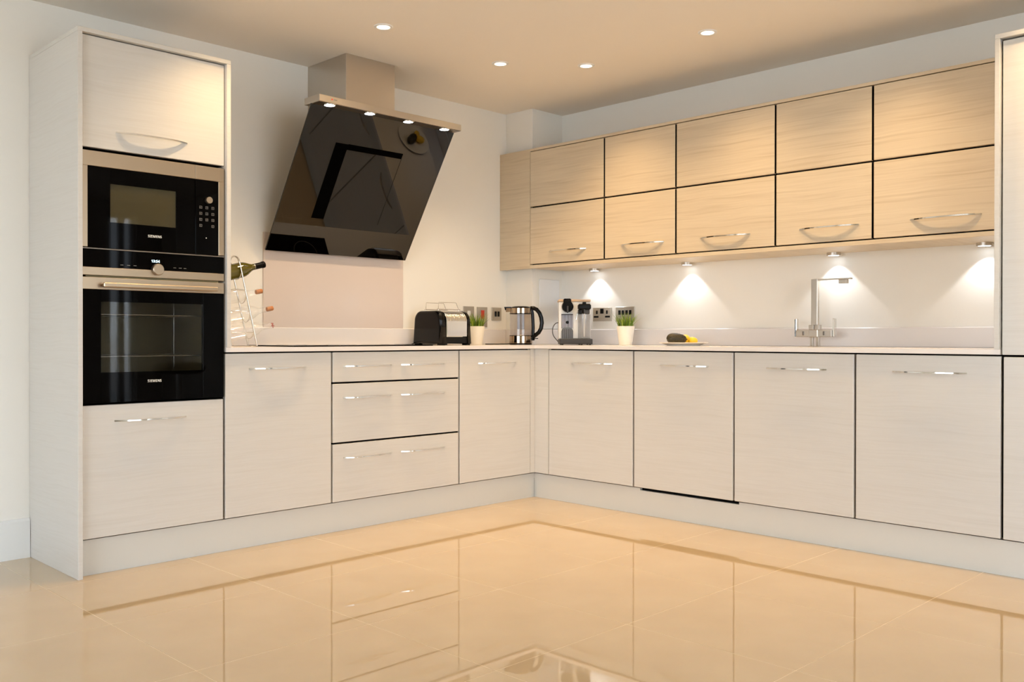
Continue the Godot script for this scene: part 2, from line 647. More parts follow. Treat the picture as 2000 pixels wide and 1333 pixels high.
# ---------------------------------------------------------------- oven tower
const G := 0.005   # half a door gap
const X := [-2.569, -1.969, -1.411, -0.594, -0.035]

func build_oven_tower() -> void:
	var o := thing("oven_tower", "tall white oven housing with framed sides at the left end of the run", "cabinet", Vector3(-2.27, 0, -0.26))
	var back := WALL_Z + 0.002
	var sd := part(o, "side_panel", one_box(Vector3(-2.590, 0.0, back), Vector3(-2.572, 2.131, 0.02), 0.001), M.white_panel)
	sd.set_meta("label", "white end panel reaching the floor")
	part(o, "side_panel", one_box(Vector3(-1.966, TOP + 0.001, back), Vector3(-1.947, 2.131, 0.02), 0.001), M.white_panel)
	part(o, "top_panel", one_box(Vector3(-2.590, 2.1315, back), Vector3(-1.947, 2.149, 0.02), 0.001), M.white_panel)
	# carcass: shelves and back, open where the appliances sit
	part(o, "back_panel", one_box(Vector3(-2.571, 0.152, back), Vector3(-1.97, 2.13, back + 0.016)), M.carcass_edge)
	part(o, "carcass", one_box(Vector3(-2.571, 0.152, back + 0.016), Vector3(-1.97, 0.672, -0.022)), M.carcass_edge)
	part(o, "carcass", one_box(Vector3(-2.571, 1.688, back + 0.016), Vector3(-1.97, 2.13, -0.022)), M.carcass_edge)
	var d := part(o, "door", one_box(Vector3(X[0] + 0.002, 1.690, -0.02), Vector3(-1.969, 2.127, 0), 0.0015), M.white_door)
	handle(d, o, Vector3(-2.287, 1.762, 0), 0)
	d = part(o, "drawer", one_box(Vector3(X[0] + G / 2, 0.15, -0.02), Vector3(X[1] - G, 0.674, 0), 0.0015), M.white_door)
	handle(d, o, Vector3(-2.293, 0.608, 0), 0)

	# microwave
	var mw := thing("microwave", "black glass built-in microwave with steel surround above the oven", "microwave", Vector3(-2.27, 1.29, -0.1))
	part(mw, "body", one_box(Vector3(-2.55, 1.294, -0.45), Vector3(-1.99, 1.672, -0.012)), M.black_plastic)
	var sr := MB.new()
	sr.box(Vector3(-2.569, 1.617, -0.011), Vector3(-2.1045, 1.676, 0.006), 0.001)
	sr.box(Vector3(-2.1035, 1.617, -0.011), Vector3(-1.972, 1.676, 0.006), 0.001)
	sr.box(Vector3(-2.569, 1.298, -0.011), Vector3(-2.548, 1.617, 0.006), 0.001)
	sr.box(Vector3(-1.998, 1.298, -0.011), Vector3(-1.972, 1.617, 0.006), 0.001)
	part(mw, "steel_surround", sr, M.appliance_steel, "brushed steel surround")
	var dm := MB.new()
	dm.box(Vector3(-2.547, 1.297, -0.011), Vector3(-2.460, 1.616, 0.004), 0.0008)
	dm.box(Vector3(-2.187, 1.297, -0.011), Vector3(-2.105, 1.616, 0.004), 0.0008)
	dm.box(Vector3(-2.460, 1.554, -0.011), Vector3(-2.187, 1.616, 0.004))
	dm.box(Vector3(-2.460, 1.297, -0.011), Vector3(-2.187, 1.401, 0.004))
	var dr := part(mw, "door", dm, M.black_glass, "black glass door")
	part(dr, "window", one_box(Vector3(-2.460, 1.401, 0.001), Vector3(-2.187, 1.554, 0.0036)), M.oven_pane, "see-through mesh window")
	part(dr, "window_screen", one_box(Vector3(-2.460, 1.401, -0.011), Vector3(-2.187, 1.554, -0.004)), M.cavity)
	letters(dr, "lettering", "SIEMENS", 0.010, M.print_white, Vector3(-2.279, 1.358, 0.0042) - mw.position, true)
	var cp := part(mw, "control_panel", one_box(Vector3(-2.1025, 1.297, -0.011), Vector3(-1.999, 1.616, 0.004), 0.0008), M.black_glass)
	var kb := MB.new()
	kb.lathe([Vector2(0, 0.016), Vector2(0.0135, 0.016), Vector2(0.0145, 0.0145), Vector2(0.0145, 0)], 28, Transform3D(Basis(Vector3.RIGHT, PI / 2), Vector3(-2.046, 1.531, 0.004)))
	part(cp, "knob", kb, M.appliance_steel, "round steel knob")
	for col in 3:
		for row in 4:
			if col == 1 and row == 3:
				continue
			var bx := -2.079 + col * 0.0275
			var by := 1.499 - row * 0.026
			var b := MB.new()
			b.box(Vector3(bx - 0.006, by + 0.004, 0.0038), Vector3(bx + 0.006, by + 0.0055, 0.0045))
			b.box(Vector3(bx - 0.006, by - 0.0055, 0.0038), Vector3(bx + 0.006, by - 0.004, 0.0045))
			b.box(Vector3(bx - 0.006, by - 0.004, 0.0038), Vector3(bx - 0.0045, by + 0.004, 0.0045))
			b.box(Vector3(bx + 0.0045, by - 0.004, 0.0038), Vector3(bx + 0.006, by + 0.004, 0.0045))
			b.box(Vector3(bx - 0.001, by - 0.002, 0.0038), Vector3(bx + 0.001, by + 0.002, 0.0045))
			part(cp, "button", b, M.print_grey)
	part(cp, "indicator", one_box(Vector3(-2.056, 1.367, 0.0038), Vector3(-2.052, 1.371, 0.0045)), M.print_white)

	# oven
	var ov := thing("oven", "black glass built-in oven with steel handle bar under the microwave", "oven", Vector3(-2.27, 0.68, -0.1))
	var bd := MB.new()
	bd.box(Vector3(-2.55, 0.682, -0.47), Vector3(-1.99, 0.70, -0.03))
	bd.box(Vector3(-2.55, 1.17, -0.47), Vector3(-1.99, 1.288, -0.012))
	bd.box(Vector3(-2.55, 0.70, -0.47), Vector3(-2.53, 1.17, -0.03))
	bd.box(Vector3(-2.01, 0.70, -0.47), Vector3(-1.99, 1.17, -0.03))
	part(ov, "body", bd, M.cavity)
	part(ov, "cavity_wall", one_box(Vector3(-2.53, 0.70, -0.47), Vector3(-2.01, 1.17, -0.42)), M.cavity)
	for y in [0.865, 1.035]:
		var sh := MB.new()
		sh.tube([Vector3(-2.525, y, -0.05), Vector3(-2.015, y, -0.05)], 0.0028, 6)
		sh.tube([Vector3(-2.525, y, -0.38), Vector3(-2.015, y, -0.38)], 0.0028, 6)
		for i in 14:
			var x := -2.50 + i * 0.036
			sh.tube([Vector3(x, y, -0.05), Vector3(x, y, -0.38)], 0.0014, 5)
		part(ov, "wire_shelf", sh, M.chrome)
	for z in [-0.06, -0.36]:
		var rl := MB.new()
		rl.tube([Vector3(-2.028, 0.80, z), Vector3(-2.028, 1.12, z)], 0.003, 6)
		part(ov, "shelf_rail", rl, M.chrome)
	var pn := part(ov, "control_panel", one_box(Vector3(-2.5705, 1.2195, -0.011), Vector3(-1.973, 1.290, 0.005), 0.0008), M.black_glass, "black control strip with clock")
	part(pn, "edge_trim", one_box(Vector3(-2.5705, 1.2905, -0.011), Vector3(-1.973, 1.2945, 0.007), 0.0006), M.brushed_dark)
	part(ov, "steel_strip", one_box(Vector3(-2.5705, 1.188, -0.011), Vector3(-1.973, 1.219, 0.007), 0.001), M.appliance_steel)
	var k := MB.new()
	k.lathe([Vector2(0, 0.024), Vector2(0.021, 0.024), Vector2(0.0235, 0.021), Vector2(0.0235, 0)], 32, Transform3D(Basis(Vector3.RIGHT, PI / 2), Vector3(-2.2735, 1.2215, 0.006)))
	part(pn, "knob", k, M.appliance_steel, "round steel knob")
	letters(pn, "clock_display", "13:54", 0.0105, M.display_glow, Vector3(-2.277, 1.256, 0.0052) - ov.position, true)
	for x in [-2.415, -2.388, -2.362, -2.195, -2.171, -2.15]:
		part(pn, "marking", one_box(Vector3(x - 0.006, 1.232, 0.0048), Vector3(x + 0.006, 1.2345, 0.0055)), M.print_grey)
	# oven door: glass frame round the window
	var df := MB.new()
	df.box(Vector3(-2.5705, 0.683, -0.011), Vector3(-2.497, 1.132, 0.005), 0.001)
	df.box(Vector3(-2.069, 0.683, -0.011), Vector3(-1.973, 1.132, 0.005), 0.001)
	df.box(Vector3(-2.497, 1.084, -0.011), Vector3(-2.069, 1.132, 0.005))
	df.box(Vector3(-2.497, 0.683, -0.011), Vector3(-2.069, 0.803, 0.005))
	var dd := part(ov, "door", df, M.black_glass, "black glass door")
	part(dd, "window", one_box(Vector3(-2.497, 0.803, 0.001), Vector3(-2.069, 1.084, 0.0046)), M.oven_pane, "tinted viewing window")
	part(dd, "steel_strip", one_box(Vector3(-2.5705, 1.1325, -0.011), Vector3(-1.973, 1.1795, 0.007), 0.001), M.appliance_steel)
	var hb := MB.new()
	hb.box(Vector3(-2.502, 1.140, 0.034), Vector3(-2.022, 1.158, 0.050), 0.003)
	hb.box(Vector3(-2.485, 1.143, 0.006), Vector3(-2.465, 1.155, 0.036), 0.001)
	hb.box(Vector3(-2.060, 1.143, 0.006), Vector3(-2.040, 1.155, 0.036), 0.001)
	part(dd, "handle", hb, M.appliance_steel, "steel bar handle")
	letters(dd, "lettering", "SIEMENS", 0.010, M.print_white, Vector3(-2.281, 0.764, 0.0052) - ov.position, true)

# ---------------------------------------------------------------- base units, back wall
func base_unit(called: String, label: String, x0: float, x1: float) -> Node3D:
	var o := thing(called, label, "cabinet", Vector3((x0 + x1) / 2, 0.15, -0.26), "base units along the back wall")
	part(o, "carcass", one_box(Vector3(x0 + 0.0005, 0.152, WALL_Z + 0.004), Vector3(x1 - 0.0005, 0.8765, -0.022)), M.carcass_edge)
	return o

func build_left_run() -> void:
	var o := base_unit("base_cabinet", "white base cabinet with one door between oven tower and drawers", X[1], X[2])
	var d := part(o, "door", one_box(Vector3(X[1] + G, 0.15, -0.02), Vector3(X[2] - G, 0.871, 0), 0.0015), M.white_door)
	handle(d, o, Vector3(-1.701, 0.803, 0), 0)
	o = base_unit("drawer_unit", "wide white three-drawer unit below the hob with paired handles", X[2], X[3])
	for y in [[0.15, 0.427], [0.436, 0.7185], [0.7275, 0.871]]:
		d = part(o, "drawer", one_box(Vector3(X[2] + G, y[0], -0.02), Vector3(X[3] - G, y[1], 0), 0.0015), M.white_door)
		for x in [-1.198, -0.842]:
			handle(d, o, Vector3(x, y[1] - 0.068, 0), 0)
	o = base_unit("base_cabinet", "white base cabinet with one door between drawers and inner corner", X[3], X[4])
	d = part(o, "door", one_box(Vector3(X[3] + G, 0.15, -0.02), Vector3(X[4] - G / 2, 0.871, 0), 0.0015), M.white_door)
	handle(d, o, Vector3(-0.303, 0.80, 0), 0)
	# inner corner post
	var cp := thing("corner_post", "narrow white corner post where the two runs of base units meet", "filler panel", Vector3(0, 0.15, 0.02))
	part(cp, "panel", one_box(Vector3(X[4] + 0.0005, 0.15, -0.018), Vector3(0.018, 0.876, -0.002), 0.001), M.white_panel)
	part(cp, "panel", one_box(Vector3(0.002, 0.15, -0.0015), Vector3(0.018, 0.876, 0.109), 0.001), M.white_panel)
	# plinths
	var pl := thing("plinth", "pale plinth board below the units on the oven side", "plinth", Vector3(-1.27, 0, -0.04))
	part(pl, "board", one_box(Vector3(-2.571, 0.0, -0.051), Vector3(0.032, 0.1405, -0.033)), M.plinth_board)
	pl = thing("plinth", "pale plinth board below the units on the sink side", "plinth", Vector3(0.04, 0, 1.6))
	var pb := MB.new()
	pb.prism([Vector2(-0.0325, 0), Vector2(3.15, 0), Vector2(3.15, 0.1405), Vector2(1.342, 0.1405), Vector2(1.342, 0.129), Vector2(0.745, 0.129), Vector2(0.745, 0.1405), Vector2(-0.0325, 0.1405)], 0.033, 0.051, Transform3D(Basis(Vector3(0, 0, 1), Vector3.UP, Vector3(1, 0, 0)), Vector3.ZERO))
	part(pl, "board", pb, M.plinth_board)

# ---------------------------------------------------------------- base units, right wall
func build_right_run() -> void:
	var Z := [0.111, 0.723, 1.331, 1.937, 2.534]
	var what := [["base_cabinet", "white base cabinet next to the inner corner below the coffee machine", "cabinet", 0.429],
		["dishwasher", "white-fronted dishwasher with a black slot under its door", "dishwasher", 1.039],
		["base_cabinet", "white base cabinet below the sink tap, right of the dishwasher", "cabinet", 1.656],
		["base_cabinet", "white base cabinet beside the right-hand tall unit", "cabinet", 2.252]]
	for i in 4:
		var o := thing(what[i][0], what[i][1], what[i][2], Vector3(0.27, 0.15 if i != 1 else 0.04, (Z[i] + Z[i + 1]) / 2), "base units along the right wall")
		if i == 2:
			# open-topped, the sink hangs inside
			var c := MB.new()
			c.box(Vector3(0.022, 0.152, Z[i] + 0.0005), Vector3(0.036, 0.8765, Z[i + 1] - 0.0005))
			c.box(Vector3(0.55, 0.152, Z[i] + 0.0005), Vector3(0.57, 0.8765, Z[i + 1] - 0.0005))
			c.box(Vector3(0.036, 0.152, Z[i] + 0.0005), Vector3(0.55, 0.8765, Z[i] + 0.018))
			c.box(Vector3(0.036, 0.152, Z[i + 1] - 0.018), Vector3(0.55, 0.8765, Z[i + 1] - 0.0005))
			c.box(Vector3(0.036, 0.152, Z[i] + 0.018), Vector3(0.55, 0.17, Z[i + 1] - 0.018))
			part(o, "carcass", c, M.carcass_edge)
		else:
			part(o, "carcass" if i != 1 else "body", one_box(Vector3(0.022 if i != 1 else 0.06, 0.152 if i != 1 else 0.04, Z[i] + 0.0005), Vector3(0.57, 0.8765, Z[i + 1] - 0.0005)), M.carcass_edge)
			if i == 1:
				part(o, "frame", one_box(Vector3(0.022, 0.152, Z[i] + 0.0005), Vector3(0.06, 0.8765, Z[i + 1] - 0.0005)), M.carcass_edge)
		var d := part(o, "door", one_box(Vector3(0, 0.15, Z[i] + (G if i > 0 else G / 2)), Vector3(0.02, 0.871, Z[i + 1] - G), 0.0015), M.white_door)
		handle(d, o, Vector3(0, 0.80, what[i][3]), -90)

# ---------------------------------------------------------------- worktop
func build_worktop() -> void:
	var o := thing("worktop", "white stone worktop running in an L along both walls", "worktop", Vector3(-0.5, 0.878, -0.2))
	var b := 0.878
	var f := -0.012
	var w := MB.new()
	# back run, and right run with an opening for the sink (x 0.08..0.42, z 1.38..1.88)
	w.box(Vector3(-1.966, b, WALL_Z + 0.001), Vector3(WALL_X - 0.001, TOP, 0.012))
	w.box(Vector3(f, b, 0.012), Vector3(WALL_X - 0.001, TOP, 1.38))
	w.box(Vector3(f, b, 1.88), Vector3(WALL_X - 0.001, TOP, 2.529))
	w.box(Vector3(f, b, 1.38), Vector3(0.08, TOP, 1.88))
	w.box(Vector3(0.42, b, 1.38), Vector3(WALL_X - 0.001, TOP, 1.88))
	part(o, "slab", w, M.worktop_stone)
	var s := thing("sink", "undermounted steel sink bowl in the right-hand worktop", "sink", Vector3(0.25, 0.7, 1.63))
	var sb := MB.new()
	sb.box(Vector3(0.065, 0.70, 1.365), Vector3(0.435, 0.704, 1.895))
	sb.box(Vector3(0.065, 0.704, 1.365), Vector3(0.079, 0.8775, 1.895))
	sb.box(Vector3(0.421, 0.704, 1.365), Vector3(0.435, 0.8775, 1.895))
	sb.box(Vector3(0.079, 0.704, 1.365), Vector3(0.421, 0.8775, 1.379))
	sb.box(Vector3(0.079, 0.704, 1.881), Vector3(0.421, 0.8775, 1.895))
	part(s, "bowl", sb, M.brushed)
	var dn := MB.new()
	dn.lathe([Vector2(0.0, 0.003), Vector2(0.03, 0.003), Vector2(0.045, 0.0015), Vector2(0.045, 0.0)], 24, Transform3D(Basis(), Vector3(0.25, 0.7042, 1.63)))
	part(s, "drain", dn, M.chrome)
	# upstands along the walls
	o = thing("worktop_upstand", "low white upstand strip along the foot of the walls behind the worktop", "upstand", Vector3(0, TOP, -0.3))
	var t := 0.995
	part(o, "strip", one_box(Vector3(-1.945, TOP, WALL_Z + 0.001), Vector3(0.2795, t, WALL_Z + 0.013), 0.0035), M.worktop_stone)
	part(o, "strip", one_box(Vector3(0.2795, TOP, WALL_Z + 0.001), Vector3(0.2915, t, -0.2845), 0.0035), M.worktop_stone)
	part(o, "strip", one_box(Vector3(0.292, TOP, -0.2965), Vector3(0.561, t, -0.2845), 0.0035), M.worktop_stone)
	part(o, "strip", one_box(Vector3(0.561, TOP, -0.2965), Vector3(0.573, t, 2.508), 0.0035), M.worktop_stone)
	# splashback behind the hob
	o = thing("splashback", "glossy pinkish white splashback panel on the wall below the hood", "splashback", Vector3(-1.017, 0.996, -0.53))
	part(o, "panel", one_box(Vector3(-1.473, 0.9955, WALL_Z + 0.001), Vector3(-0.561, 1.486, WALL_Z + 0.008), 0.001), M.splash_glass)
	# hob
	o = thing("hob", "flat black glass hob set on the worktop below the hood", "hob", Vector3(-1.15, TOP, -0.28))
	var h := part(o, "glass", one_box(Vector3(-1.575, TOP + 0.0005, -0.49), Vector3(-0.715, TOP + 0.0065, -0.075), 0.001), M.black_glass)
	for c in [Vector3(-1.40, 0, -0.37), Vector3(-1.40, 0, -0.19), Vector3(-1.13, 0, -0.33), Vector3(-0.88, 0, -0.37), Vector3(-0.88, 0, -0.19)]:
		var r := MB.new()
		r.lathe([Vector2(0.078, 0), Vector2(0.078, 0.0003), Vector2(0.080, 0.0003), Vector2(0.080, 0)], 36, Transform3D(Basis(), Vector3(c.x, TOP + 0.0065, c.z)))
		part(h, "zone_ring", r, M.print_grey)
	# access panel on the boxed corner
	o = thing("access_panel", "white flat cover panel on the boxed corner behind the coffee machine", "wall panel", Vector3(0.45, 1.03, -0.295))
	part(o, "cover", one_box(Vector3(0.352, 0.998, -0.2965), Vector3(0.54, 1.315, -0.290), 0.002), M.white_plastic)

# ---------------------------------------------------------------- wall cabinets
func build_wall_cabinets() -> void:
	var W := [-0.264, 0.330, 0.8275, 1.420, 1.911, 2.508]
	var labels := ["pale wood two-flap wall cabinet nearest the boxed corner",
		"narrow pale wood two-flap wall cabinet, second from the boxed corner",
		"pale wood two-flap wall cabinet in the middle of the row",
		"pale wood two-flap wall cabinet above the tap",
		"pale wood two-flap wall cabinet against the right-hand tall unit"]
	var hz := [0.044, 0.60, 1.131, 1.698, 2.231]
	for i in 5:
		var o := thing("wall_cabinet", labels[i], "cabinet", Vector3(0.4, 1.395, (W[i] + W[i + 1]) / 2), "wood wall cabinets in a row")
		part(o, "carcass", one_box(Vector3(XU + 0.022, 1.395, maxf(W[i], -0.2955) + 0.0005), Vector3(WALL_X - 0.001, 2.1045, W[i + 1] - 0.0005)), M.carcass_edge)
		var z0: float = W[i] + (G if i > 0 else 0.002)
		var z1: float = W[i + 1] - (G if i < 4 else 0.002)
		var ud := part(o, "flap_door", one_box(Vector3(XU, 1.7595, z0), Vector3(XU + 0.02, 2.1015, z1), 0.0015), M["driftwood_%d" % ((i * 2 + 1) % 5)])
		var d := part(o, "flap_door", one_box(Vector3(XU, 1.401, z0), Vector3(XU + 0.02, 1.7505, z1), 0.0015), M["driftwood_%d" % ((i * 2 + 3) % 5)])
		handle(d, o, Vector3(XU, 1.470, hz[i]), -90)
		# dark edge banding on the upright edges
		for e in [[ud, 1.761, 2.100], [d, 1.4025, 1.749]]:
			for z in [z0 - 0.0006, z1]:
				part(e[0], "edge_band", one_box(Vector3(XU + 0.0018, e[1], z), Vector3(XU + 0.0195, e[2], z + 0.0006)), M.carcass_edge)
	var o := thing("filler_panel", "pale wood filler panel between wall cabinets and back wall", "filler panel", Vector3(0.25, 1.374, -0.4))
	part(o, "panel", one_box(Vector3(XU, 1.3745, WALL_Z + 0.001), Vector3(XU + 0.02, 2.12, W[0] - 0.0005), 0.001), M.driftwood_2)
	o = thing("cornice_board", "pale wood top board running over the wall cabinets", "trim board", Vector3(0.4, 2.105, 1.1))
	part(o, "board", one_box(Vector3(XU - 0.001, 2.1055, W[0]), Vector3(WALL_X - 0.001, 2.121, 2.508), 0.001), M.driftwood_4)
	o = thing("underside_board", "pale wood board under the wall cabinets holding the spotlights", "trim board", Vector3(0.4, 1.374, 1.1))
	part(o, "board", one_box(Vector3(XU - 0.001, 1.374, W[0]), Vector3(WALL_X - 0.001, 1.3945, 2.508), 0.001), M.driftwood_4)

func build_right_tower() -> void:
	var o := thing("tall_cabinet", "tall white framed cabinet cut off by the right picture edge", "cabinet", Vector3(0.27, 0, 2.83))
	part(o, "side_panel", one_box(Vector3(-0.02, TOP + 0.0005, 2.5095), Vector3(WALL_X - 0.001, 2.12, 2.5275), 0.001), M.white_panel)
	part(o, "side_panel", one_box(Vector3(-0.02, 0.0, 3.152), Vector3(WALL_X - 0.001, 2.12, 3.17), 0.001), M.white_panel)
	part(o, "top_panel", one_box(Vector3(-0.02, 2.1205, 2.5095), Vector3(WALL_X - 0.001, 2.1385, 3.17), 0.001), M.white_panel)
	var c := MB.new()
	c.box(Vector3(0.022, 0.152, 2.5345), Vector3(WALL_X - 0.002, 2.12, 3.151))
	c.box(Vector3(0.022, 0.9, 2.528), Vector3(WALL_X - 0.002, 2.12, 2.5345))
	part(o, "carcass", c, M.carcass_edge)
	var d := part(o, "door", one_box(Vector3(0, 0.8775, 2.5335), Vector3(0.02, 2.1135, 3.148), 0.0015), M.white_door)
	handle(d, o, Vector3(0, 1.0, 2.84), -90)
	d = part(o, "door", one_box(Vector3(0, 0.15, 2.5395), Vector3(0.02, 0.8685, 3.148), 0.0015), M.white_door)
	handle(d, o, Vector3(0, 0.80, 2.84), -90)

# ---------------------------------------------------------------- hood
func build_hood() -> void:
	var o := thing("cooker_hood", "steel chimney cooker hood with a slanted black glass panel", "cooker hood", Vector3(-1.03, 1.389, -0.3))
	part(o, "chimney", one_box(Vector3(-1.203, 2.0925, WALL_Z + 0.001), Vector3(-0.891, CEIL - 0.0005, -0.183), 0.0015), M.brushed, "brushed steel chimney")
	var bar := MB.new()
	bar.box(Vector3(-1.482, 2.064, -0.13), Vector3(-0.580, 2.0965, 0.0), 0.0015)
	var lb := part(o, "light_bar", bar, M.brushed, "brushed steel bar with four spotlights")
	part(lb, "underside", one_box(Vector3(-1.48, 2.0615, -0.09), Vector3(-0.582, 2.0642, -0.004)), M.brushed_dark)
	part(lb, "badge", one_box(Vector3(-1.415, 2.078, 0.0), Vector3(-1.407, 2.085, 0.0008)), M.red, "tiny red badge")
	part(lb, "badge", one_box(Vector3(-1.402, 2.079, 0.0), Vector3(-1.382, 2.084, 0.0006)), M.print_grey)
	for x in [-1.405, -1.168, -0.923, -0.676]:
		var r := MB.new()
		r.lathe([Vector2(0.026, 0.0), Vector2(0.032, 0.0), Vector2(0.033, 0.003), Vector2(0.026, 0.003)], 28, Transform3D(Basis(), Vector3(x, 2.0585, -0.03)))
		part(lb, "lamp_ring", r, M.chrome)
		var l := MB.new()
		l.lathe([Vector2(0.0, 0.0), Vector2(0.0258, 0.0), Vector2(0.0258, 0.0025), Vector2(0, 0.0025)], 28, Transform3D(Basis(), Vector3(x, 2.0590, -0.03)))
		var lm := part(lb, "lamp_lens", l, M.led_glow, "lit white lamp lens")
		spot(lm, Vector3(x, 2.054, -0.03) - o.position, COOL, 0.11, 42.0, 0.7, 0.025)
	# slanted glass, 8 mm thick, from under the bar back to the wall
	var a := Vector2(-0.066, 2.0615)
	var b := Vector2(-0.49, 1.389)
	var dir := (b - a).normalized()
	var nn := Vector2(dir.y, -dir.x) * 0.008
	var g := MB.new()
	g.prism([a, b, b + nn, a + nn], -1.482, -0.575, Transform3D(Basis(Vector3(0, 0, 1), Vector3.UP, Vector3(1, 0, 0)), Vector3.ZERO))
	part(o, "glass_panel", g, M.hood_glass, "slanted black glass panel")
	# dark intake gaps round the flap in the glass: wide at the left, narrow on top, a seam at the right
	for q in [[-1.282, -1.207, 0.212, 0.742], [-1.207, -0.857, 0.209, 0.248], [-0.8575, -0.8555, 0.248, 0.742]]:
		var p0: Vector2 = a.lerp(b, q[2]) - nn * 0.06
		var p1: Vector2 = a.lerp(b, q[3]) - nn * 0.06
		var st := MB.new()
		st.prism([p0, p1, p1 + nn * 0.1, p0 + nn * 0.1], q[0], q[1], Transform3D(Basis(Vector3(0, 0, 1), Vector3.UP, Vector3(1, 0, 0)), Vector3.ZERO))
		part(o, "intake_gap", st, M.matt_black, "matt black intake gap")
	# filter housing behind the glass
	var h := MB.new()
	h.prism([Vector2(-0.10, 2.0635), Vector2(-0.14, 1.98), Vector2(-0.42, 1.535), Vector2(WALL_Z + 0.001, 1.535), Vector2(WALL_Z + 0.001, 2.0635)], -1.13, -0.80, Transform3D(Basis(Vector3(0, 0, 1), Vector3.UP, Vector3(1, 0, 0)), Vector3.ZERO))
	h.box(Vector3(-1.203, 2.0635, WALL_Z + 0.001), Vector3(-0.891, 2.0925, -0.183))
	part(o, "housing", h, M.black_plastic)

# ---------------------------------------------------------------- lights
func build_lights() -> void:
	var names := {0: "recessed ceiling downlight nearest above the hood chimney", 1: "recessed ceiling downlight right of the hood, left of the middle pair", 2: "recessed ceiling downlight above the inner corner, right of the middle pair", 3: "recessed ceiling downlight at the far right above the wall cabinets",
		4: "recessed ceiling downlight above the oven tower, outside the picture", 5: "recessed ceiling downlight above the sink, outside the picture", 6: "recessed ceiling downlight by the right-hand tall unit, outside the picture"}
	var at := [Vector2(-1.311, 0.27), Vector2(-0.523, 0.243), Vector2(-0.177, 0.542), Vector2(-0.184, 1.298), Vector2(-2.0, 0.31), Vector2(-0.185, 2.05), Vector2(-0.185, 2.8)]
	for i in at.size():
		var o := thing("downlight", names[i], "ceiling light", Vector3(at[i].x, CEIL, at[i].y), "recessed ceiling downlights")
		var r := MB.new()
		r.lathe([Vector2(0.030, 0.0), Vector2(0.031, -0.004), Vector2(0.042, -0.004), Vector2(0.045, -0.0005), Vector2(0.045, 0.0)], 32)
		local(o, "rim", r.mesh(), M.white_plastic)
		var l := MB.new()
		l.lathe([Vector2(0.0, -0.0025), Vector2(0.0305, -0.0025), Vector2(0.0305, -0.0005), Vector2(0.0, -0.0005)], 28)
		local(o, "lamp_lens", l.mesh(), M.downlight_glow)
		spot(o, Vector3(0, -0.008, 0), WARM, DOWN, BEAM, 1.0, 0.03)
	var zs := [0.02, 0.707, 1.587, 2.30]
	var un := ["small round spotlight under the wall cabinets behind the coffee machine", "small round spotlight under the wall cabinets above the fruit plate", "small round spotlight under the wall cabinets above the tap", "small round spotlight under the wall cabinets beside the tall unit"]
	for i in 4:
		var o := thing("cabinet_spotlight", un[i], "spotlight", Vector3(0.523, 1.374, zs[i]), "spotlights under the wall cabinets")
		var r := MB.new()
		r.lathe([Vector2(0.026, -0.0145), Vector2(0.0325, -0.0155), Vector2(0.0345, -0.014), Vector2(0.0345, 0.0), Vector2(0.0, 0.0)], 28)
		local(o, "casing", r.mesh(), M.brushed)
		var l := MB.new()
		l.lathe([Vector2(0.0, -0.0145), Vector2(0.0258, -0.0145), Vector2(0.0258, -0.012), Vector2(0.0, -0.012)], 28)
		local(o, "lamp_lens", l.mesh(), M.led_glow)
		spot(o, Vector3(0, -0.018, 0), COOL, 0.095, 48.0, 0.3, 0.012)

# ---------------------------------------------------------------- sockets and switches
func plate(called: String, label: String, cat: String, back: bool, u0: float, u1: float, y0: float, y1: float, marks: Array) -> void:
	# u runs along x on the back wall and along z on the right wall; marks are [u, y, half width, half height, material]
	var c := Vector3((u0 + u1) / 2, y0, WALL_Z) if back else Vector3(WALL_X, y0, (u0 + u1) / 2)
	var o := thing(called, label, cat, c, "steel switch and socket plates")
	var hw := (u1 - u0) / 2
	var turn := 0.0 if back else -90.0
	local(o, "plate", one_box(Vector3(-hw, 0, 0.0005), Vector3(hw, y1 - y0, 0.007), 0.0015).mesh(), M.steel_plate, Vector3.ZERO, turn)
	for m in marks:
		var u: float = m[0] * hw
		var y: float = m[1] * (y1 - y0)
		local(o, m[5], one_box(Vector3(u - m[2], y - m[3], 0.0066), Vector3(u + m[2], y + m[3], 0.0095), 0.0008).mesh(), m[4], Vector3.ZERO, turn)

func build_sockets() -> void:
	var k: Material = M.black_plastic
	plate("wall_switch", "steel switch plate half hidden behind the toaster", "switch", true, -0.085, 0.005, 1.05, 1.137, [[0.0, 0.5, 0.012, 0.016, M.white_plastic, "rocker"]])
	plate("cooker_switch", "steel switch plate with a red rocker behind the grass pot", "switch", true, 0.030, 0.120, 1.008, 1.135, [[0.05, 0.62, 0.014, 0.028, M.red, "rocker"]])
	plate("wall_socket", "steel plate with two black switches beside the kettle", "switch", true, 0.160, 0.246, 1.052, 1.135, [[-0.25, 0.5, 0.0085, 0.0165, k, "rocker"], [0.35, 0.5, 0.0085, 0.0165, k, "rocker"]])
	var mk := []
	for s in [-1.0, 1.0]:
		mk.append([s * 0.62, 0.33, 0.019, 0.0055, k, "pin_hole"])
		mk.append([s * 0.55, 0.66, 0.006, 0.011, k, "pin_hole"])
	mk.append([0.0, 0.74, 0.013, 0.016, k, "rocker"])
	plate("wall_socket", "steel double socket right of the coffee machine", "socket", false, -0.030, 0.117, 1.045, 1.131, mk)
	mk = []
	for i in 4:
		mk.append([-0.57 + 0.38 * i, 0.62, 0.009, 0.014, k, "rocker"])
	plate("wall_switch", "steel plate with four black switches behind the grass pot", "switch", false, 0.152, 0.297, 1.04, 1.132, mk)

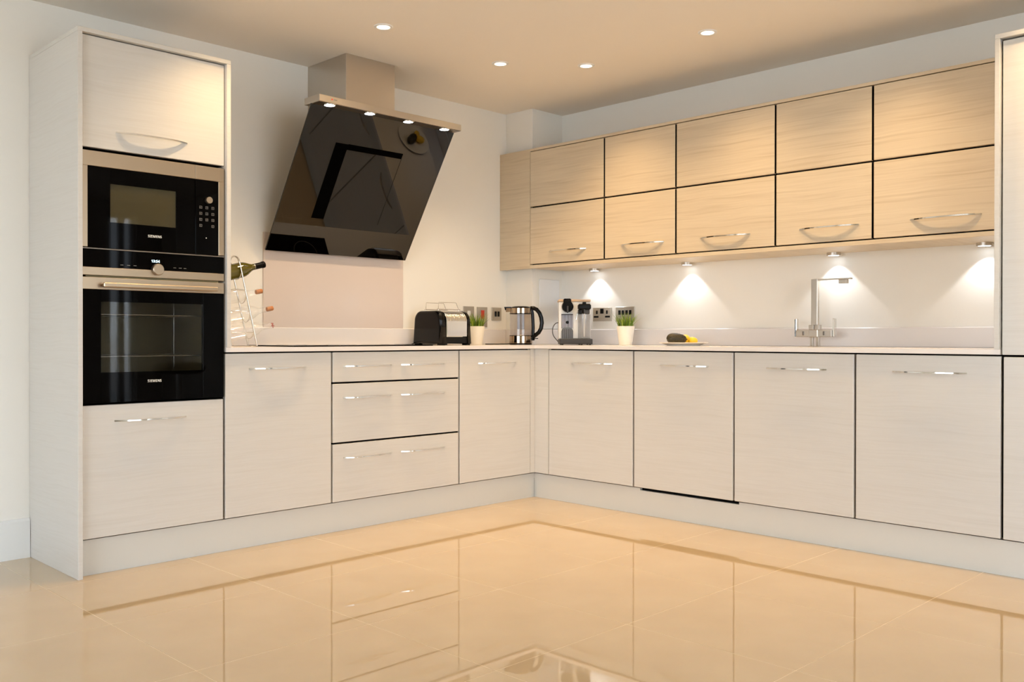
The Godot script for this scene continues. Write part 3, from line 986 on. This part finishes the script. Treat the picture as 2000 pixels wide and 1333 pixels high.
# ---------------------------------------------------------------- wine rack and bottles
func bottle_profile() -> Array:
	return [Vector2(0, 0.0), Vector2(0.032, 0.0), Vector2(0.0365, 0.004), Vector2(0.037, 0.012), Vector2(0.037, 0.175), Vector2(0.0355, 0.190), Vector2(0.030, 0.207), Vector2(0.021, 0.224), Vector2(0.0155, 0.238), Vector2(0.0140, 0.255), Vector2(0.0138, 0.292), Vector2(0.0155, 0.293), Vector2(0.0155, 0.299), Vector2(0.0, 0.299)]

func build_wine() -> void:
	var o := thing("wine_rack", "chrome wire wine rack standing beside the oven tower", "wine rack", Vector3(-1.76, TOP, -0.30))
	# one ladder seen in full, the other behind the oven tower
	for lx in [0.0, -0.135]:
		var lad := MB.new()
		var pts := []
		# two slanting rods joined by a hook-shaped bend on top
		pts.append(Vector3(-1.662 + lx, TOP + 0.0045, -0.258))
		pts.append(Vector3(-1.752 + lx, 1.290, -0.258))
		for i in 9:
			var a := PI * i / 8.0
			pts.append(Vector3(-1.757 + lx - 0.004 * sin(a), 1.302 + 0.026 * sin(a), -0.300 + 0.042 * cos(a)))
		pts.append(Vector3(-1.752 + lx, 1.290, -0.342))
		pts.append(Vector3(-1.662 + lx, TOP + 0.0045, -0.342))
		lad.tube(pts, 0.0042, 8)
		part(o, "ladder", lad, M.chrome)
	for i in 3:
		var y := 1.165 - 0.10 * i
		var x := -1.752 + 0.09 * (1.290 - y) / 0.392
		var r := MB.new()
		for z in [-0.258, -0.342]:
			r.tube([Vector3(x, y, z), Vector3(x - 0.135, y, z)], 0.003, 6)
		part(o, "rail", r, M.chrome)
	for e in [[-1.600, 1.298, 15.0], [-1.622, 1.166, 11.0], [-1.563, 1.084, 11.0], [-1.548, 1.004, 11.0]]:
		# a sling under the bottle where it passes the ladder
		var y: float = e[1]
		var x := 0.0
		for k in 6:
			x = -1.752 + 0.09 * (1.290 - y) / 0.392
			y = e[1] - (e[0] - x) * tan(deg_to_rad(e[2]))
		var p := []
		for j in 11:
			var a := PI * j / 10.0
			p.append(Vector3(x, y - 0.042 * sin(a), -0.300 + 0.042 * cos(a)))
		var hk := MB.new()
		hk.tube(p, 0.0022, 6)
		part(o, "hook", hk, M.chrome)
	var base := MB.new()
	base.tube([Vector3(-1.90, TOP + 0.003, -0.26), Vector3(-1.68, TOP + 0.003, -0.26), Vector3(-1.662, TOP + 0.003, -0.272), Vector3(-1.655, TOP + 0.003, -0.30), Vector3(-1.662, TOP + 0.003, -0.328), Vector3(-1.68, TOP + 0.003, -0.34), Vector3(-1.90, TOP + 0.003, -0.34)], 0.003, 6)
	part(o, "base_loop", base, M.chrome)

	# bottles: neck to the right, tilted up; [neck end, tilt, label]
	var spots := [[Vector3(-1.600, 1.298, -0.300), 15.0, "green wine bottle with black capsule on top of the wire rack"],
		[Vector3(-1.622, 1.166, -0.300), 11.0, "clear corked bottle on the second tier of the wire rack"],
		[Vector3(-1.563, 1.084, -0.300), 11.0, "clear corked bottle on the third tier of the wire rack"],
		[Vector3(-1.548, 1.004, -0.300), 11.0, "clear bottle with a red-marked mouth on the lowest rack tier"]]
	for i in 4:
		var tilt := deg_to_rad(spots[i][1])
		var dir := Vector3(cos(tilt), sin(tilt), 0)
		var foot: Vector3 = spots[i][0] - dir * 0.306
		var b := thing("wine_bottle", spots[i][2], "bottle", foot, "bottles on the wine rack")
		var xf := Transform3D(Basis(Vector3(0, 0, 1), -PI / 2 + tilt), Vector3.ZERO)
		var mb := MB.new()
		mb.lathe(bottle_profile(), 32, xf)
		local(b, "glass", mb.mesh(), M.bottle_green if i == 0 else M.clear_glass)
		var cap := MB.new()
		if i == 0:
			cap.lathe([Vector2(0.0145, 0.250), Vector2(0.0148, 0.292), Vector2(0.0163, 0.293), Vector2(0.0163, 0.305), Vector2(0.0150, 0.307), Vector2(0, 0.307)], 24, xf)
			local(b, "capsule", cap.mesh(), M.foil_black, Vector3.ZERO, 0, "black foil capsule")
			var rg := MB.new()
			rg.lathe([Vector2(0.0149, 0.2475), Vector2(0.0152, 0.2475), Vector2(0.0152, 0.2515), Vector2(0.0149, 0.2515)], 24, xf)
			local(b, "capsule_ring", rg.mesh(), M.foil_ring)
		elif i < 3:
			cap.lathe([Vector2(0, 0.283), Vector2(0.0105, 0.283), Vector2(0.0112, 0.314), Vector2(0.010, 0.316), Vector2(0, 0.316)], 18, xf)
			local(b, "cork_stopper", cap.mesh(), M.cork, Vector3.ZERO, 0, "tan cork")
		else:
			for q in 5:
				var a := TAU * q / 5.0
				cap.tube([xf * Vector3(0, 0.3005, 0), xf * Vector3(0.013 * cos(a), 0.3005, 0.013 * sin(a))], 0.0022, 6)
			local(b, "mouth_star", cap.mesh(), M.red, Vector3.ZERO, 0, "small red star mark")

# ---------------------------------------------------------------- toaster
func rounded_profile(w: float, h: float, r: float, foot: float) -> Array:
	# cross-section in (z, y): straight sides flaring a little, rounded shoulders
	var p := [Vector2(-w / 2, foot), Vector2(w / 2, foot)]
	for i in 9:
		var a := PI / 2 * i / 8.0
		p.append(Vector2(w / 2 - 0.012 - r + r * cos(a), h - r + r * sin(a)))
	for i in 9:
		var a := PI / 2 + PI / 2 * i / 8.0
		p.append(Vector2(-w / 2 + 0.012 + r + r * cos(a), h - r + r * sin(a)))
	return p

func build_toaster() -> void:
	var o := thing("toaster", "black and chrome toaster with wire warming racks on the worktop", "toaster", Vector3(-0.425, TOP, -0.335))
	var ax := Transform3D(Basis(Vector3(0, 0, -1), Vector3.UP, Vector3(1, 0, 0)), Vector3.ZERO)
	var prof := rounded_profile(0.262, 0.198, 0.055, 0.008)
	for e in [[-0.112, -0.083], [0.083, 0.112]]:
		var mb := MB.new()
		var s := signf(e[0])
		var rings := []
		for q in [[0.083, 0.0], [0.096, 0.0], [0.104, 0.0008], [0.110, 0.003], [0.1145, 0.007], [0.117, 0.013], [0.118, 0.020]]:
			var ring := []
			for p in prof:
				var t: Vector2 = p - Vector2(0, 0.1)
				var shr: float = 1.0 - q[1] / 0.12
				ring.append(Vector3(s * q[0], maxf(0.1 + t.y * shr, 0.008), t.x * shr))
			rings.append(ring)
		mb.loft(rings)
		local(o, "end_cap", mb.mesh(), M.gloss_black, Vector3.ZERO, 0, "glossy black end")
	var mid := MB.new()
	mid.prism(rounded_profile(0.250, 0.190, 0.052, 0.012), -0.083, 0.083, ax, 50.0)
	local(o, "body", mid.mesh(), M.black_plastic)
	# chrome jacket, ribbed near the shoulder, front and back
	for s in [1.0, -1.0]:
		var pn := MB.new()
		pn.box(Vector3(-0.078, 0.048, s * 0.1195), Vector3(0.078, 0.140, s * 0.1285), 0.003)
		local(o, "chrome_panel", pn.mesh(), M.chrome, Vector3.ZERO, 0, "chrome side panel")
		var rb := MB.new()
		for i in 13:
			var x := -0.072 + 0.012 * i
			var p := []
			for j in 7:
				var a := PI / 2 * j / 6.0
				p.append(Vector3(x, 0.137 + 0.054 * sin(a), s * (0.0645 + 0.060 * cos(a))))
			rb.tube(p, 0.0062, 6)
		local(o, "ribbed_shoulder", rb.mesh(), M.chrome)
	var slots := MB.new()
	for z in [-0.035, 0.035]:
		slots.box(Vector3(-0.074, 0.189, z - 0.014), Vector3(0.074, 0.1925, z + 0.014))
	local(o, "slot", slots.mesh(), M.dark_grey)
	for c in [[-0.095, -0.1], [0.095, -0.1], [-0.095, 0.1], [0.095, 0.1]]:
		local(o, "foot", one_box(Vector3(c[0] - 0.014, 0, c[1] - 0.02), Vector3(c[0] + 0.014, 0.009, c[1] + 0.02), 0.001).mesh(), M.black_plastic)
	local(o, "lever", one_box(Vector3(0.117, 0.058, 0.06), Vector3(0.131, 0.070, 0.09), 0.003).mesh(), M.black_plastic)
	# wire racks
	for z in [-0.055, 0.055]:
		var wr := MB.new()
		wr.tube([Vector3(-0.088, 0.206, z), Vector3(0.088, 0.206, z)], 0.0022, 6)
		wr.tube([Vector3(-0.078, 0.206, z), Vector3(-0.066, 0.246, z - 0.01), Vector3(0.066, 0.246, z - 0.01), Vector3(0.078, 0.206, z)], 0.0016, 6)
		wr.tube([Vector3(-0.078, 0.19, z), Vector3(-0.078, 0.206, z)], 0.002, 6)
		wr.tube([Vector3(0.078, 0.19, z), Vector3(0.078, 0.206, z)], 0.002, 6)
		local(o, "warming_rack", wr.mesh(), M.chrome, Vector3.ZERO, 0, "thin wire warming rack")
	var cb := MB.new()
	cb.tube([Vector3(-0.105, 0.012, -0.12), Vector3(-0.12, 0.004, -0.14), Vector3(-0.16, 0.0035, -0.15), Vector3(-0.22, 0.0035, -0.165)], 0.0034, 6)
	local(o, "cable", cb.mesh(), M.cable_black)

# ---------------------------------------------------------------- grass pots
func build_plants() -> void:
	var where := [[Vector3(-0.088, TOP, -0.41), "small white pot of green grass between toaster and kettle", 31], [Vector3(0.435, TOP, 0.333), "small white pot of green grass right of the coffee machine", 57]]
	for e in where:
		var o := thing("grass_pot", e[1], "potted plant", e[0], "white pots of green grass")
		var p := MB.new()
		p.lathe([Vector2(0, 0.0), Vector2(0.037, 0.0), Vector2(0.039, 0.002), Vector2(0.0535, 0.111), Vector2(0.0525, 0.113), Vector2(0.0495, 0.113), Vector2(0.048, 0.100), Vector2(0.0, 0.100)], 36)
		local(o, "pot", p.mesh(), M.pot_white)
		var s := MB.new()
		s.lathe([Vector2(0.0, 0.104), Vector2(0.047, 0.1035), Vector2(0.0478, 0.1005)], 24)
		local(o, "soil", s.mesh(), M.soil)
		var rng := RandomNumberGenerator.new()
		rng.seed = e[2]
		for tone in 3:
			var g := MB.new()
			for i in 60:
				var an := rng.randf() * TAU
				var rr := 0.043 * sqrt(rng.randf())
				var root := Vector3(rr * cos(an), 0.102, rr * sin(an))
				var lean := Vector3(cos(an + rng.randf_range(-0.6, 0.6)), 0, sin(an + rng.randf_range(-0.6, 0.6))) * rng.randf_range(0.004, 0.045) * (0.35 + rr / 0.043)
				var h := rng.randf_range(0.055, 0.108)
				var side := Vector3(-sin(an * 3.0), 0, cos(an * 3.0))
				var fwd := side.cross(Vector3.UP)
				var prev := []
				for k in 4:
					var t := k / 3.0
					var c := root + lean * t * t + Vector3.UP * h * t * (1.0 - 0.12 * t)
					var w := 0.0024 * (1.0 - t * 0.92)
					var cur := [c + side * w, c - side * w, c + fwd * w * 0.6]
					if k > 0:
						for q in 3:
							var q2 := (q + 1) % 3
							var hint: Vector3 = (cur[q] + cur[q2]) / 2.0 - (cur[0] + cur[1] + cur[2]) / 3.0
							g.flat([prev[q], prev[q2], cur[q2], cur[q]], hint)
					prev = cur
			var gm: StandardMaterial3D = M.get("grass_%d" % tone)
			if gm == null:
				gm = mat("grass_%d" % tone, [Color(0.48, 0.60, 0.13), Color(0.66, 0.72, 0.24), Color(0.29, 0.44, 0.08)][tone], 0.45)
				gm.backlight_enabled = true
				gm.backlight = Color(0.3, 0.4, 0.08)
			var gg := local(o, "grass", g.mesh(), gm)
			gg.set_meta("kind", "stuff")

# ---------------------------------------------------------------- kettle
func build_kettle() -> void:
	var o := thing("kettle", "glass jug kettle with black handle in the worktop corner", "kettle", Vector3(0.165, TOP, -0.275), "", VIEW)
	var b := MB.new()
	b.lathe([Vector2(0, 0), Vector2(0.068, 0.0), Vector2(0.071, 0.003), Vector2(0.071, 0.007), Vector2(0.066, 0.009), Vector2(0, 0.009)], 36)
	local(o, "power_base", b.mesh(), M.gloss_black)
	var st := MB.new()
	st.lathe([Vector2(0, 0.0095), Vector2(0.070, 0.0095), Vector2(0.0715, 0.0115), Vector2(0.0705, 0.055), Vector2(0.068, 0.056), Vector2(0, 0.056)], 40)
	local(o, "steel_foot", st.mesh(), M.warm_steel, Vector3.ZERO, 0, "polished steel foot")
	var gl := MB.new()
	gl.lathe([Vector2(0.0695, 0.0565), Vector2(0.069, 0.12), Vector2(0.0665, 0.195)], 40, Transform3D(), 60.0)
	local(o, "glass_jug", gl.mesh(), M.kettle_glass, Vector3.ZERO, 0, "clear glass jug")
	var bd := MB.new()
	bd.lathe([Vector2(0.064, 0.195), Vector2(0.0672, 0.195), Vector2(0.0662, 0.226), Vector2(0.063, 0.2265)], 40)
	bd.prism([Vector2(-0.060, 0.022), Vector2(-0.093, 0.006), Vector2(-0.093, -0.006), Vector2(-0.060, -0.022)], 0.203, 0.226, Transform3D(Basis(Vector3.RIGHT, Vector3(0, 0, -1), Vector3.UP), Vector3.ZERO))
	local(o, "steel_collar", bd.mesh(), M.warm_steel)
	var ld := MB.new()
	ld.lathe([Vector2(0.0, 0.240), Vector2(0.04, 0.239), Vector2(0.060, 0.234), Vector2(0.067, 0.2275), Vector2(0.066, 0.2268), Vector2(0, 0.2268)], 40, Transform3D(), 50.0)
	ld.prism([Vector2(-0.060, 0.020), Vector2(-0.100, 0.007), Vector2(-0.100, -0.007), Vector2(-0.060, -0.020)], 0.2262, 0.2345, Transform3D(Basis(Vector3.RIGHT, Vector3(0, 0, -1), Vector3.UP), Vector3.ZERO))
	ld.prism([Vector2(-0.104, 0.2345), Vector2(-0.084, 0.2345), Vector2(-0.096, 0.210)], -0.007, 0.007)
	local(o, "lid", ld.mesh(), M.gloss_black)
	local(o, "ring", ring(0.0675, 0.0695, 0.190, 0.195), M.gloss_black)
	local(o, "ring", ring(0.0690, 0.0712, 0.0535, 0.0575), M.gloss_black)
	local(o, "ring", ring(0.0700, 0.0722, 0.0150, 0.0170), M.gloss_black)
	var h := MB.new()
	var pts := []
	for p in [[0.060, 0.226], [0.078, 0.228], [0.098, 0.219], [0.116, 0.197], [0.127, 0.168], [0.131, 0.135], [0.126, 0.102], [0.112, 0.076], [0.092, 0.060], [0.078, 0.050]]:
		pts.append(Vector3(p[0], p[1], 0))
	h.tube(pts, 0.0105, 10, false, 1.25)
	h.tube([Vector3(0.066, 0.222, 0), Vector3(0.073, 0.19, 0), Vector3(0.077, 0.12, 0), Vector3(0.077, 0.03, 0)], 0.0065, 8, false, 1.5)
	h.box(Vector3(0.066, 0.026, -0.012), Vector3(0.086, 0.050, 0.012), 0.003)
	h.box(Vector3(0.082, 0.036, -0.006), Vector3(0.108, 0.041, 0.006), 0.001)
	local(o, "handle", h.mesh(), M.gloss_black, Vector3.ZERO, 0, "black curved handle")
	var inn := MB.new()
	inn.lathe([Vector2(0, 0.095), Vector2(0.023, 0.095), Vector2(0.0235, 0.10), Vector2(0.0225, 0.194), Vector2(0, 0.194)], 28)
	local(o, "infuser", inn.mesh(), M.brushed_dark, Vector3.ZERO, 0, "steel infuser inside the jug")
	var el := MB.new()
	el.lathe([Vector2(0, 0.0565), Vector2(0.062, 0.0565), Vector2(0.060, 0.0595), Vector2(0, 0.0600)], 28)
	local(o, "heating_plate", el.mesh(), M.brushed)
	var cb := MB.new()
	cb.tube([Vector3(-0.066, 0.006, 0), Vector3(-0.09, 0.0045, -0.004), Vector3(-0.14, 0.0035, -0.012), Vector3(-0.19, 0.0035, -0.022), Vector3(-0.22, 0.0035, -0.045)], 0.0033, 6)
	local(o, "cable", cb.mesh(), M.cable_black)

func ring(r0: float, r1: float, y0: float, y1: float) -> ArrayMesh:
	var mb := MB.new()
	mb.lathe([Vector2(r0, y0), Vector2(r1, y0), Vector2(r1, y1), Vector2(r0, y1), Vector2(r0, y0)], 36)
	return mb.mesh()

# ---------------------------------------------------------------- coffee machine
func build_coffee() -> void:
	var o := thing("coffee_machine", "white capsule coffee machine with milk jug in the corner", "coffee machine", Vector3(0.345, TOP, 0.010), "", VIEW)
	# own axes: x to the right of the picture, z to the viewer
	for x in [-0.08, 0.035, 0.085]:
		for z in [-0.08, 0.11]:
			local(o, "foot", one_box(Vector3(x - 0.006, 0, z - 0.006), Vector3(x + 0.006, 0.006, z + 0.006), 0.001).mesh(), M.black_plastic)
	local(o, "base", one_box(Vector3(-0.097, 0.005, -0.10), Vector3(0.099, 0.037, 0.135), 0.003).mesh(), M.dark_grey, Vector3.ZERO, 0, "dark grey base")
	local(o, "body", one_box(Vector3(-0.0985, 0.0375, -0.10), Vector3(0.0945, 0.262, 0.045), 0.004).mesh(), M.white_plastic, Vector3.ZERO, 0, "white body")
	local(o, "top", one_box(Vector3(-0.1015, 0.2625, -0.10), Vector3(0.0945, 0.276, 0.048), 0.003).mesh(), M.tan_top, Vector3.ZERO, 0, "tan top edge")
	# round brewing head
	var hd := MB.new()
	hd.lathe([Vector2(0, 0.040), Vector2(0.030, 0.040), Vector2(0.0345, 0.035), Vector2(0.0365, 0.0)], 36, Transform3D(Basis(Vector3.RIGHT, PI / 2), Vector3(-0.047, 0.232, 0.045)))
	hd.box(Vector3(-0.072, 0.240, 0.0), Vector3(-0.025, 0.281, 0.072), 0.006)
	hd.prism([Vector2(-0.066, 0.218), Vector2(-0.047, 0.192), Vector2(-0.028, 0.218)], 0.045, 0.078)
	local(o, "brew_head", hd.mesh(), M.gloss_black, Vector3.ZERO, 0, "round black brewing head")
	local(o, "lever", one_box(Vector3(-0.053, 0.198, 0.083), Vector3(-0.042, 0.236, 0.090), 0.002).mesh(), M.dark_grey)
	# striped front with button and cup niche
	local(o, "front_plate", one_box(Vector3(-0.084, 0.100, 0.0455), Vector3(-0.013, 0.186, 0.049), 0.001).mesh(), M.dark_grey)
	for i in 8:
		var x := -0.079 + i * 0.0087
		local(o, "stripe", one_box(Vector3(x - 0.0022, 0.100, 0.0485), Vector3(x + 0.0022, 0.182, 0.0515), 0.0008).mesh(), M.silver_stripe)
	local(o, "plate_edge", one_box(Vector3(-0.084, 0.1835, 0.0485), Vector3(-0.013, 0.187, 0.0535), 0.0006).mesh(), M.black_plastic)
	var bt := MB.new()
	bt.lathe([Vector2(0, 0.006), Vector2(0.008, 0.006), Vector2(0.0095, 0.004), Vector2(0.0095, 0)], 20, Transform3D(Basis(Vector3.RIGHT, PI / 2), Vector3(-0.047, 0.137, 0.0515)))
	local(o, "button", bt.mesh(), M.black_plastic)
	var nk := MB.new()
	nk.prism([Vector2(-0.084, 0.0378), Vector2(-0.013, 0.0378), Vector2(-0.013, 0.085), Vector2(-0.020, 0.100), Vector2(-0.030, 0.106), Vector2(-0.068, 0.106), Vector2(-0.078, 0.098), Vector2(-0.084, 0.083)], 0.0455, 0.062)
	local(o, "drip_housing", nk.mesh(), M.mid_grey)
	for i in 6:
		var x := -0.075 + i * 0.011
		local(o, "grille_bar", one_box(Vector3(x - 0.0015, 0.038, 0.0615), Vector3(x + 0.0015, 0.096, 0.064), 0.0005).mesh(), M.dark_grey)
	# milk jug
	var jg := MB.new()
	jg.lathe([Vector2(0.0, 0.0385), Vector2(0.036, 0.0385), Vector2(0.038, 0.042), Vector2(0.038, 0.185)], 32, Transform3D(Basis(), Vector3(0.052, 0, 0.088)))
	local(o, "milk_jug", jg.mesh(), M.jug_glass, Vector3.ZERO, 0, "clear milk jug")
	var ld := MB.new()
	ld.box(Vector3(0.013, 0.212, 0.050), Vector3(0.091, 0.247, 0.127), 0.008)
	ld.box(Vector3(0.014, 0.186, 0.052), Vector3(0.040, 0.214, 0.124), 0.005)
	ld.box(Vector3(0.041, 0.245, 0.070), Vector3(0.063, 0.259, 0.105), 0.003)
	local(o, "jug_lid", ld.mesh(), M.black_plastic, Vector3.ZERO, 0, "black jug lid")
	local(o, "jug_insert", one_box(Vector3(0.045, 0.186, 0.058), Vector3(0.083, 0.2118, 0.118), 0.003).mesh(), M.dark_grey)
	var tb := MB.new()
	tb.tube([Vector3(0.052, 0.212, 0.112), Vector3(0.050, 0.05, 0.112)], 0.005, 8)
	local(o, "milk_tube", tb.mesh(), M.white_plastic)
	var sp := MB.new()
	sp.tube([Vector3(0.016, 0.205, 0.105), Vector3(0.006, 0.180, 0.108), Vector3(0.002, 0.152, 0.108)], 0.0038, 8)
	local(o, "milk_spout", sp.mesh(), M.chrome, Vector3.ZERO, 0, "thin steel milk spout")
	var cb := MB.new()
	var pts := []
	for i in 13:
		var a := PI * 0.42 + PI * 0.85 * i / 12.0
		pts.append(Vector3(-0.098 + 0.036 * cos(a), 0.085 + 0.052 * sin(a), -0.03))
	pts.append(Vector3(-0.100, 0.020, -0.03))
	cb.tube(pts, 0.0028, 8)
	local(o, "cable", cb.mesh(), M.cable_grey, Vector3.ZERO, 0, "looped grey cable")

# ---------------------------------------------------------------- plate of fruit
func build_plate() -> void:
	var c := Vector3(0.30, TOP, 0.836)
	var o := thing("plate", "white plate of fruit on the right-hand worktop", "plate", c)
	var p := MB.new()
	p.lathe([Vector2(0, 0.004), Vector2(0.082, 0.004), Vector2(0.084, 0.0), Vector2(0.088, 0.0), Vector2(0.092, 0.005), Vector2(0.130, 0.0165), Vector2(0.132, 0.019), Vector2(0.129, 0.0195), Vector2(0.090, 0.0095), Vector2(0.0, 0.0085)], 48, Transform3D(), 30.0)
	local(o, "dish", p.mesh(), M.plate_white)
	var right := Vector3(0.7047, 0, 0.7095)
	var near := Vector3(-0.7095, 0, 0.7047)
	var base := c + Vector3(0, 0.009, 0)
	# avocado: pear shaped and pebbled
	var ap := base - right * 0.040 + near * 0.01
	var a := thing("avocado", "dark bumpy avocado lying on the white plate", "avocado", ap)
	var mb := MB.new()
	var prof := []
	for i in 19:
		var t := i / 18.0
		var r := 0.034 * sqrt(maxf(0.0, 1.0 - pow(absf(2.0 * t - 1.0), 2.3))) * (1.0 - 0.20 * t)
		prof.append(Vector2(maxf(r, 0.0), -0.056 + 0.112 * t))
	mb.lathe(prof, 28, Transform3D(Basis(Vector3.UP, deg_to_rad(VIEW)) * Basis(Vector3(0, 0, 1), -PI / 2 - 0.06), Vector3(0, 0.0300, 0)), 60.0)
	var fn := FastNoiseLite.new()
	fn.seed = 3
	fn.frequency = 60.0
	for i in mb.v.size():
		var d := fn.get_noise_3dv(mb.v[i]) * 0.0018
		mb.v[i] += mb.n[i] * d
	local(a, "fruit", mb.mesh(), M.avocado_skin)
	var st := MB.new()
	st.tube([Vector3(0.0385, 0.0275, 0.039), Vector3(0.0415, 0.0275, 0.042)], 0.003, 6)
	local(a, "stalk", st.mesh(), M.soil)
	# two lemons to the right of it
	var spots := [[base + right * 0.016 - near * 0.036, 35.0, 0.0265, "yellow lemon half hidden behind the avocado on the plate"], [base + right * 0.050 + near * 0.004, 100.0, 0.0195, "yellow lemon at the right end of the fruit plate"]]
	for s in spots:
		var rr: float = s[2]
		var l := thing("lemon", s[3], "lemon", s[0], "lemons on the plate")
		var lm := MB.new()
		var lp := []
		for i in 21:
			var t := -1.0 + 2.0 * i / 20.0
			var r := rr * sqrt(maxf(0.0, 1.0 - pow(absf(t), 2.2))) * 0.98
			if absf(t) > 0.9:
				r = maxf(r * 0.75, rr * 0.20 * (1.0 - (absf(t) - 0.9) / 0.1))
			lp.append(Vector2(r if i > 0 and i < 20 else 0.0, t * rr * 1.4))
		lm.lathe(lp, 24, Transform3D(Basis(Vector3.UP, deg_to_rad(s[1])) * Basis(Vector3(0, 0, 1), -PI / 2 + 0.2), Vector3(0, rr + 0.001, 0)), 60.0)
		local(l, "fruit", lm.mesh(), M.lemon_skin)
		local(l, "stem_scar", ring(0.0005, 0.003, rr * 2.0 - 0.001, rr * 2.0 - 0.0006), M.soil)

# ---------------------------------------------------------------- tap
func build_tap() -> void:
	var c := Vector3(0.455, TOP, 1.522)
	var o := thing("kitchen_tap", "tall square chrome kitchen tap with two levers", "tap", c)
	for dz in [-0.016, 0.016]:
		var p := MB.new()
		p.box(Vector3(-0.010, 0.004, dz - 0.008), Vector3(0.010, 0.052, dz + 0.008), 0.001)
		local(o, "leg", p.mesh(), M.brushed)
		local(o, "foot", one_box(Vector3(-0.016, 0, dz - 0.012), Vector3(0.016, 0.004, dz + 0.012), 0.001).mesh(), M.brushed)
	local(o, "cross_body", one_box(Vector3(-0.018, 0.050, -0.095), Vector3(0.018, 0.085, 0.095), 0.002).mesh(), M.brushed)
	local(o, "hub", one_box(Vector3(-0.024, 0.048, -0.024), Vector3(0.024, 0.087, 0.024), 0.003).mesh(), M.brushed)
	for s in [-1.0, 1.0]:
		var lv := local(o, "lever", one_box(Vector3(-0.012, 0.050, s * 0.096), Vector3(0.012, 0.142, s * 0.108), 0.002).mesh(), M.chrome)
		local(lv, "joint", one_box(Vector3(-0.021, 0.058, s * 0.050), Vector3(0.021, 0.078, s * 0.060), 0.002).mesh(), M.brushed_dark)
	for dz in [-0.0155, 0.0155]:
		local(o, "sleeve", one_box(Vector3(-0.014, 0.086, dz - 0.013), Vector3(0.014, 0.110, dz + 0.013), 0.001).mesh(), M.brushed)
	local(o, "column", one_box(Vector3(-0.012, 0.109, -0.017), Vector3(0.012, 0.342, 0.017), 0.002).mesh(), M.brushed)
	var sp := local(o, "spout", one_box(Vector3(-0.012, 0.334, 0.017), Vector3(0.012, 0.342, 0.190), 0.001).mesh(), M.brushed)
	local(sp, "nozzle", one_box(Vector3(-0.014, 0.314, 0.128), Vector3(0.014, 0.334, 0.170), 0.002).mesh(), M.brushed)

# ---------------------------------------------------------------- bar stool behind the view, mirrored in the oven glass
func build_stool() -> void:
	var o := thing("bar_stool", "black bar stool on a chrome pole, seen mirrored in the oven door", "stool", Vector3(-0.66, 0, 3.2))
	var s := MB.new()
	s.lathe([Vector2(0, 0.66), Vector2(0.15, 0.66), Vector2(0.19, 0.675), Vector2(0.20, 0.70), Vector2(0.185, 0.73), Vector2(0.14, 0.742), Vector2(0, 0.745)], 40, Transform3D(), 60.0)
	local(o, "seat", s.mesh(), M.stool_leather)
	var p := MB.new()
	p.lathe([Vector2(0.03, 0.02), Vector2(0.03, 0.35), Vector2(0.022, 0.352), Vector2(0.022, 0.66)], 24)
	local(o, "pole", p.mesh(), M.chrome)
	var b := MB.new()
	b.lathe([Vector2(0, 0), Vector2(0.2, 0), Vector2(0.205, 0.006), Vector2(0.19, 0.012), Vector2(0.03, 0.03), Vector2(0, 0.03)], 40)
	local(o, "base", b.mesh(), M.chrome)
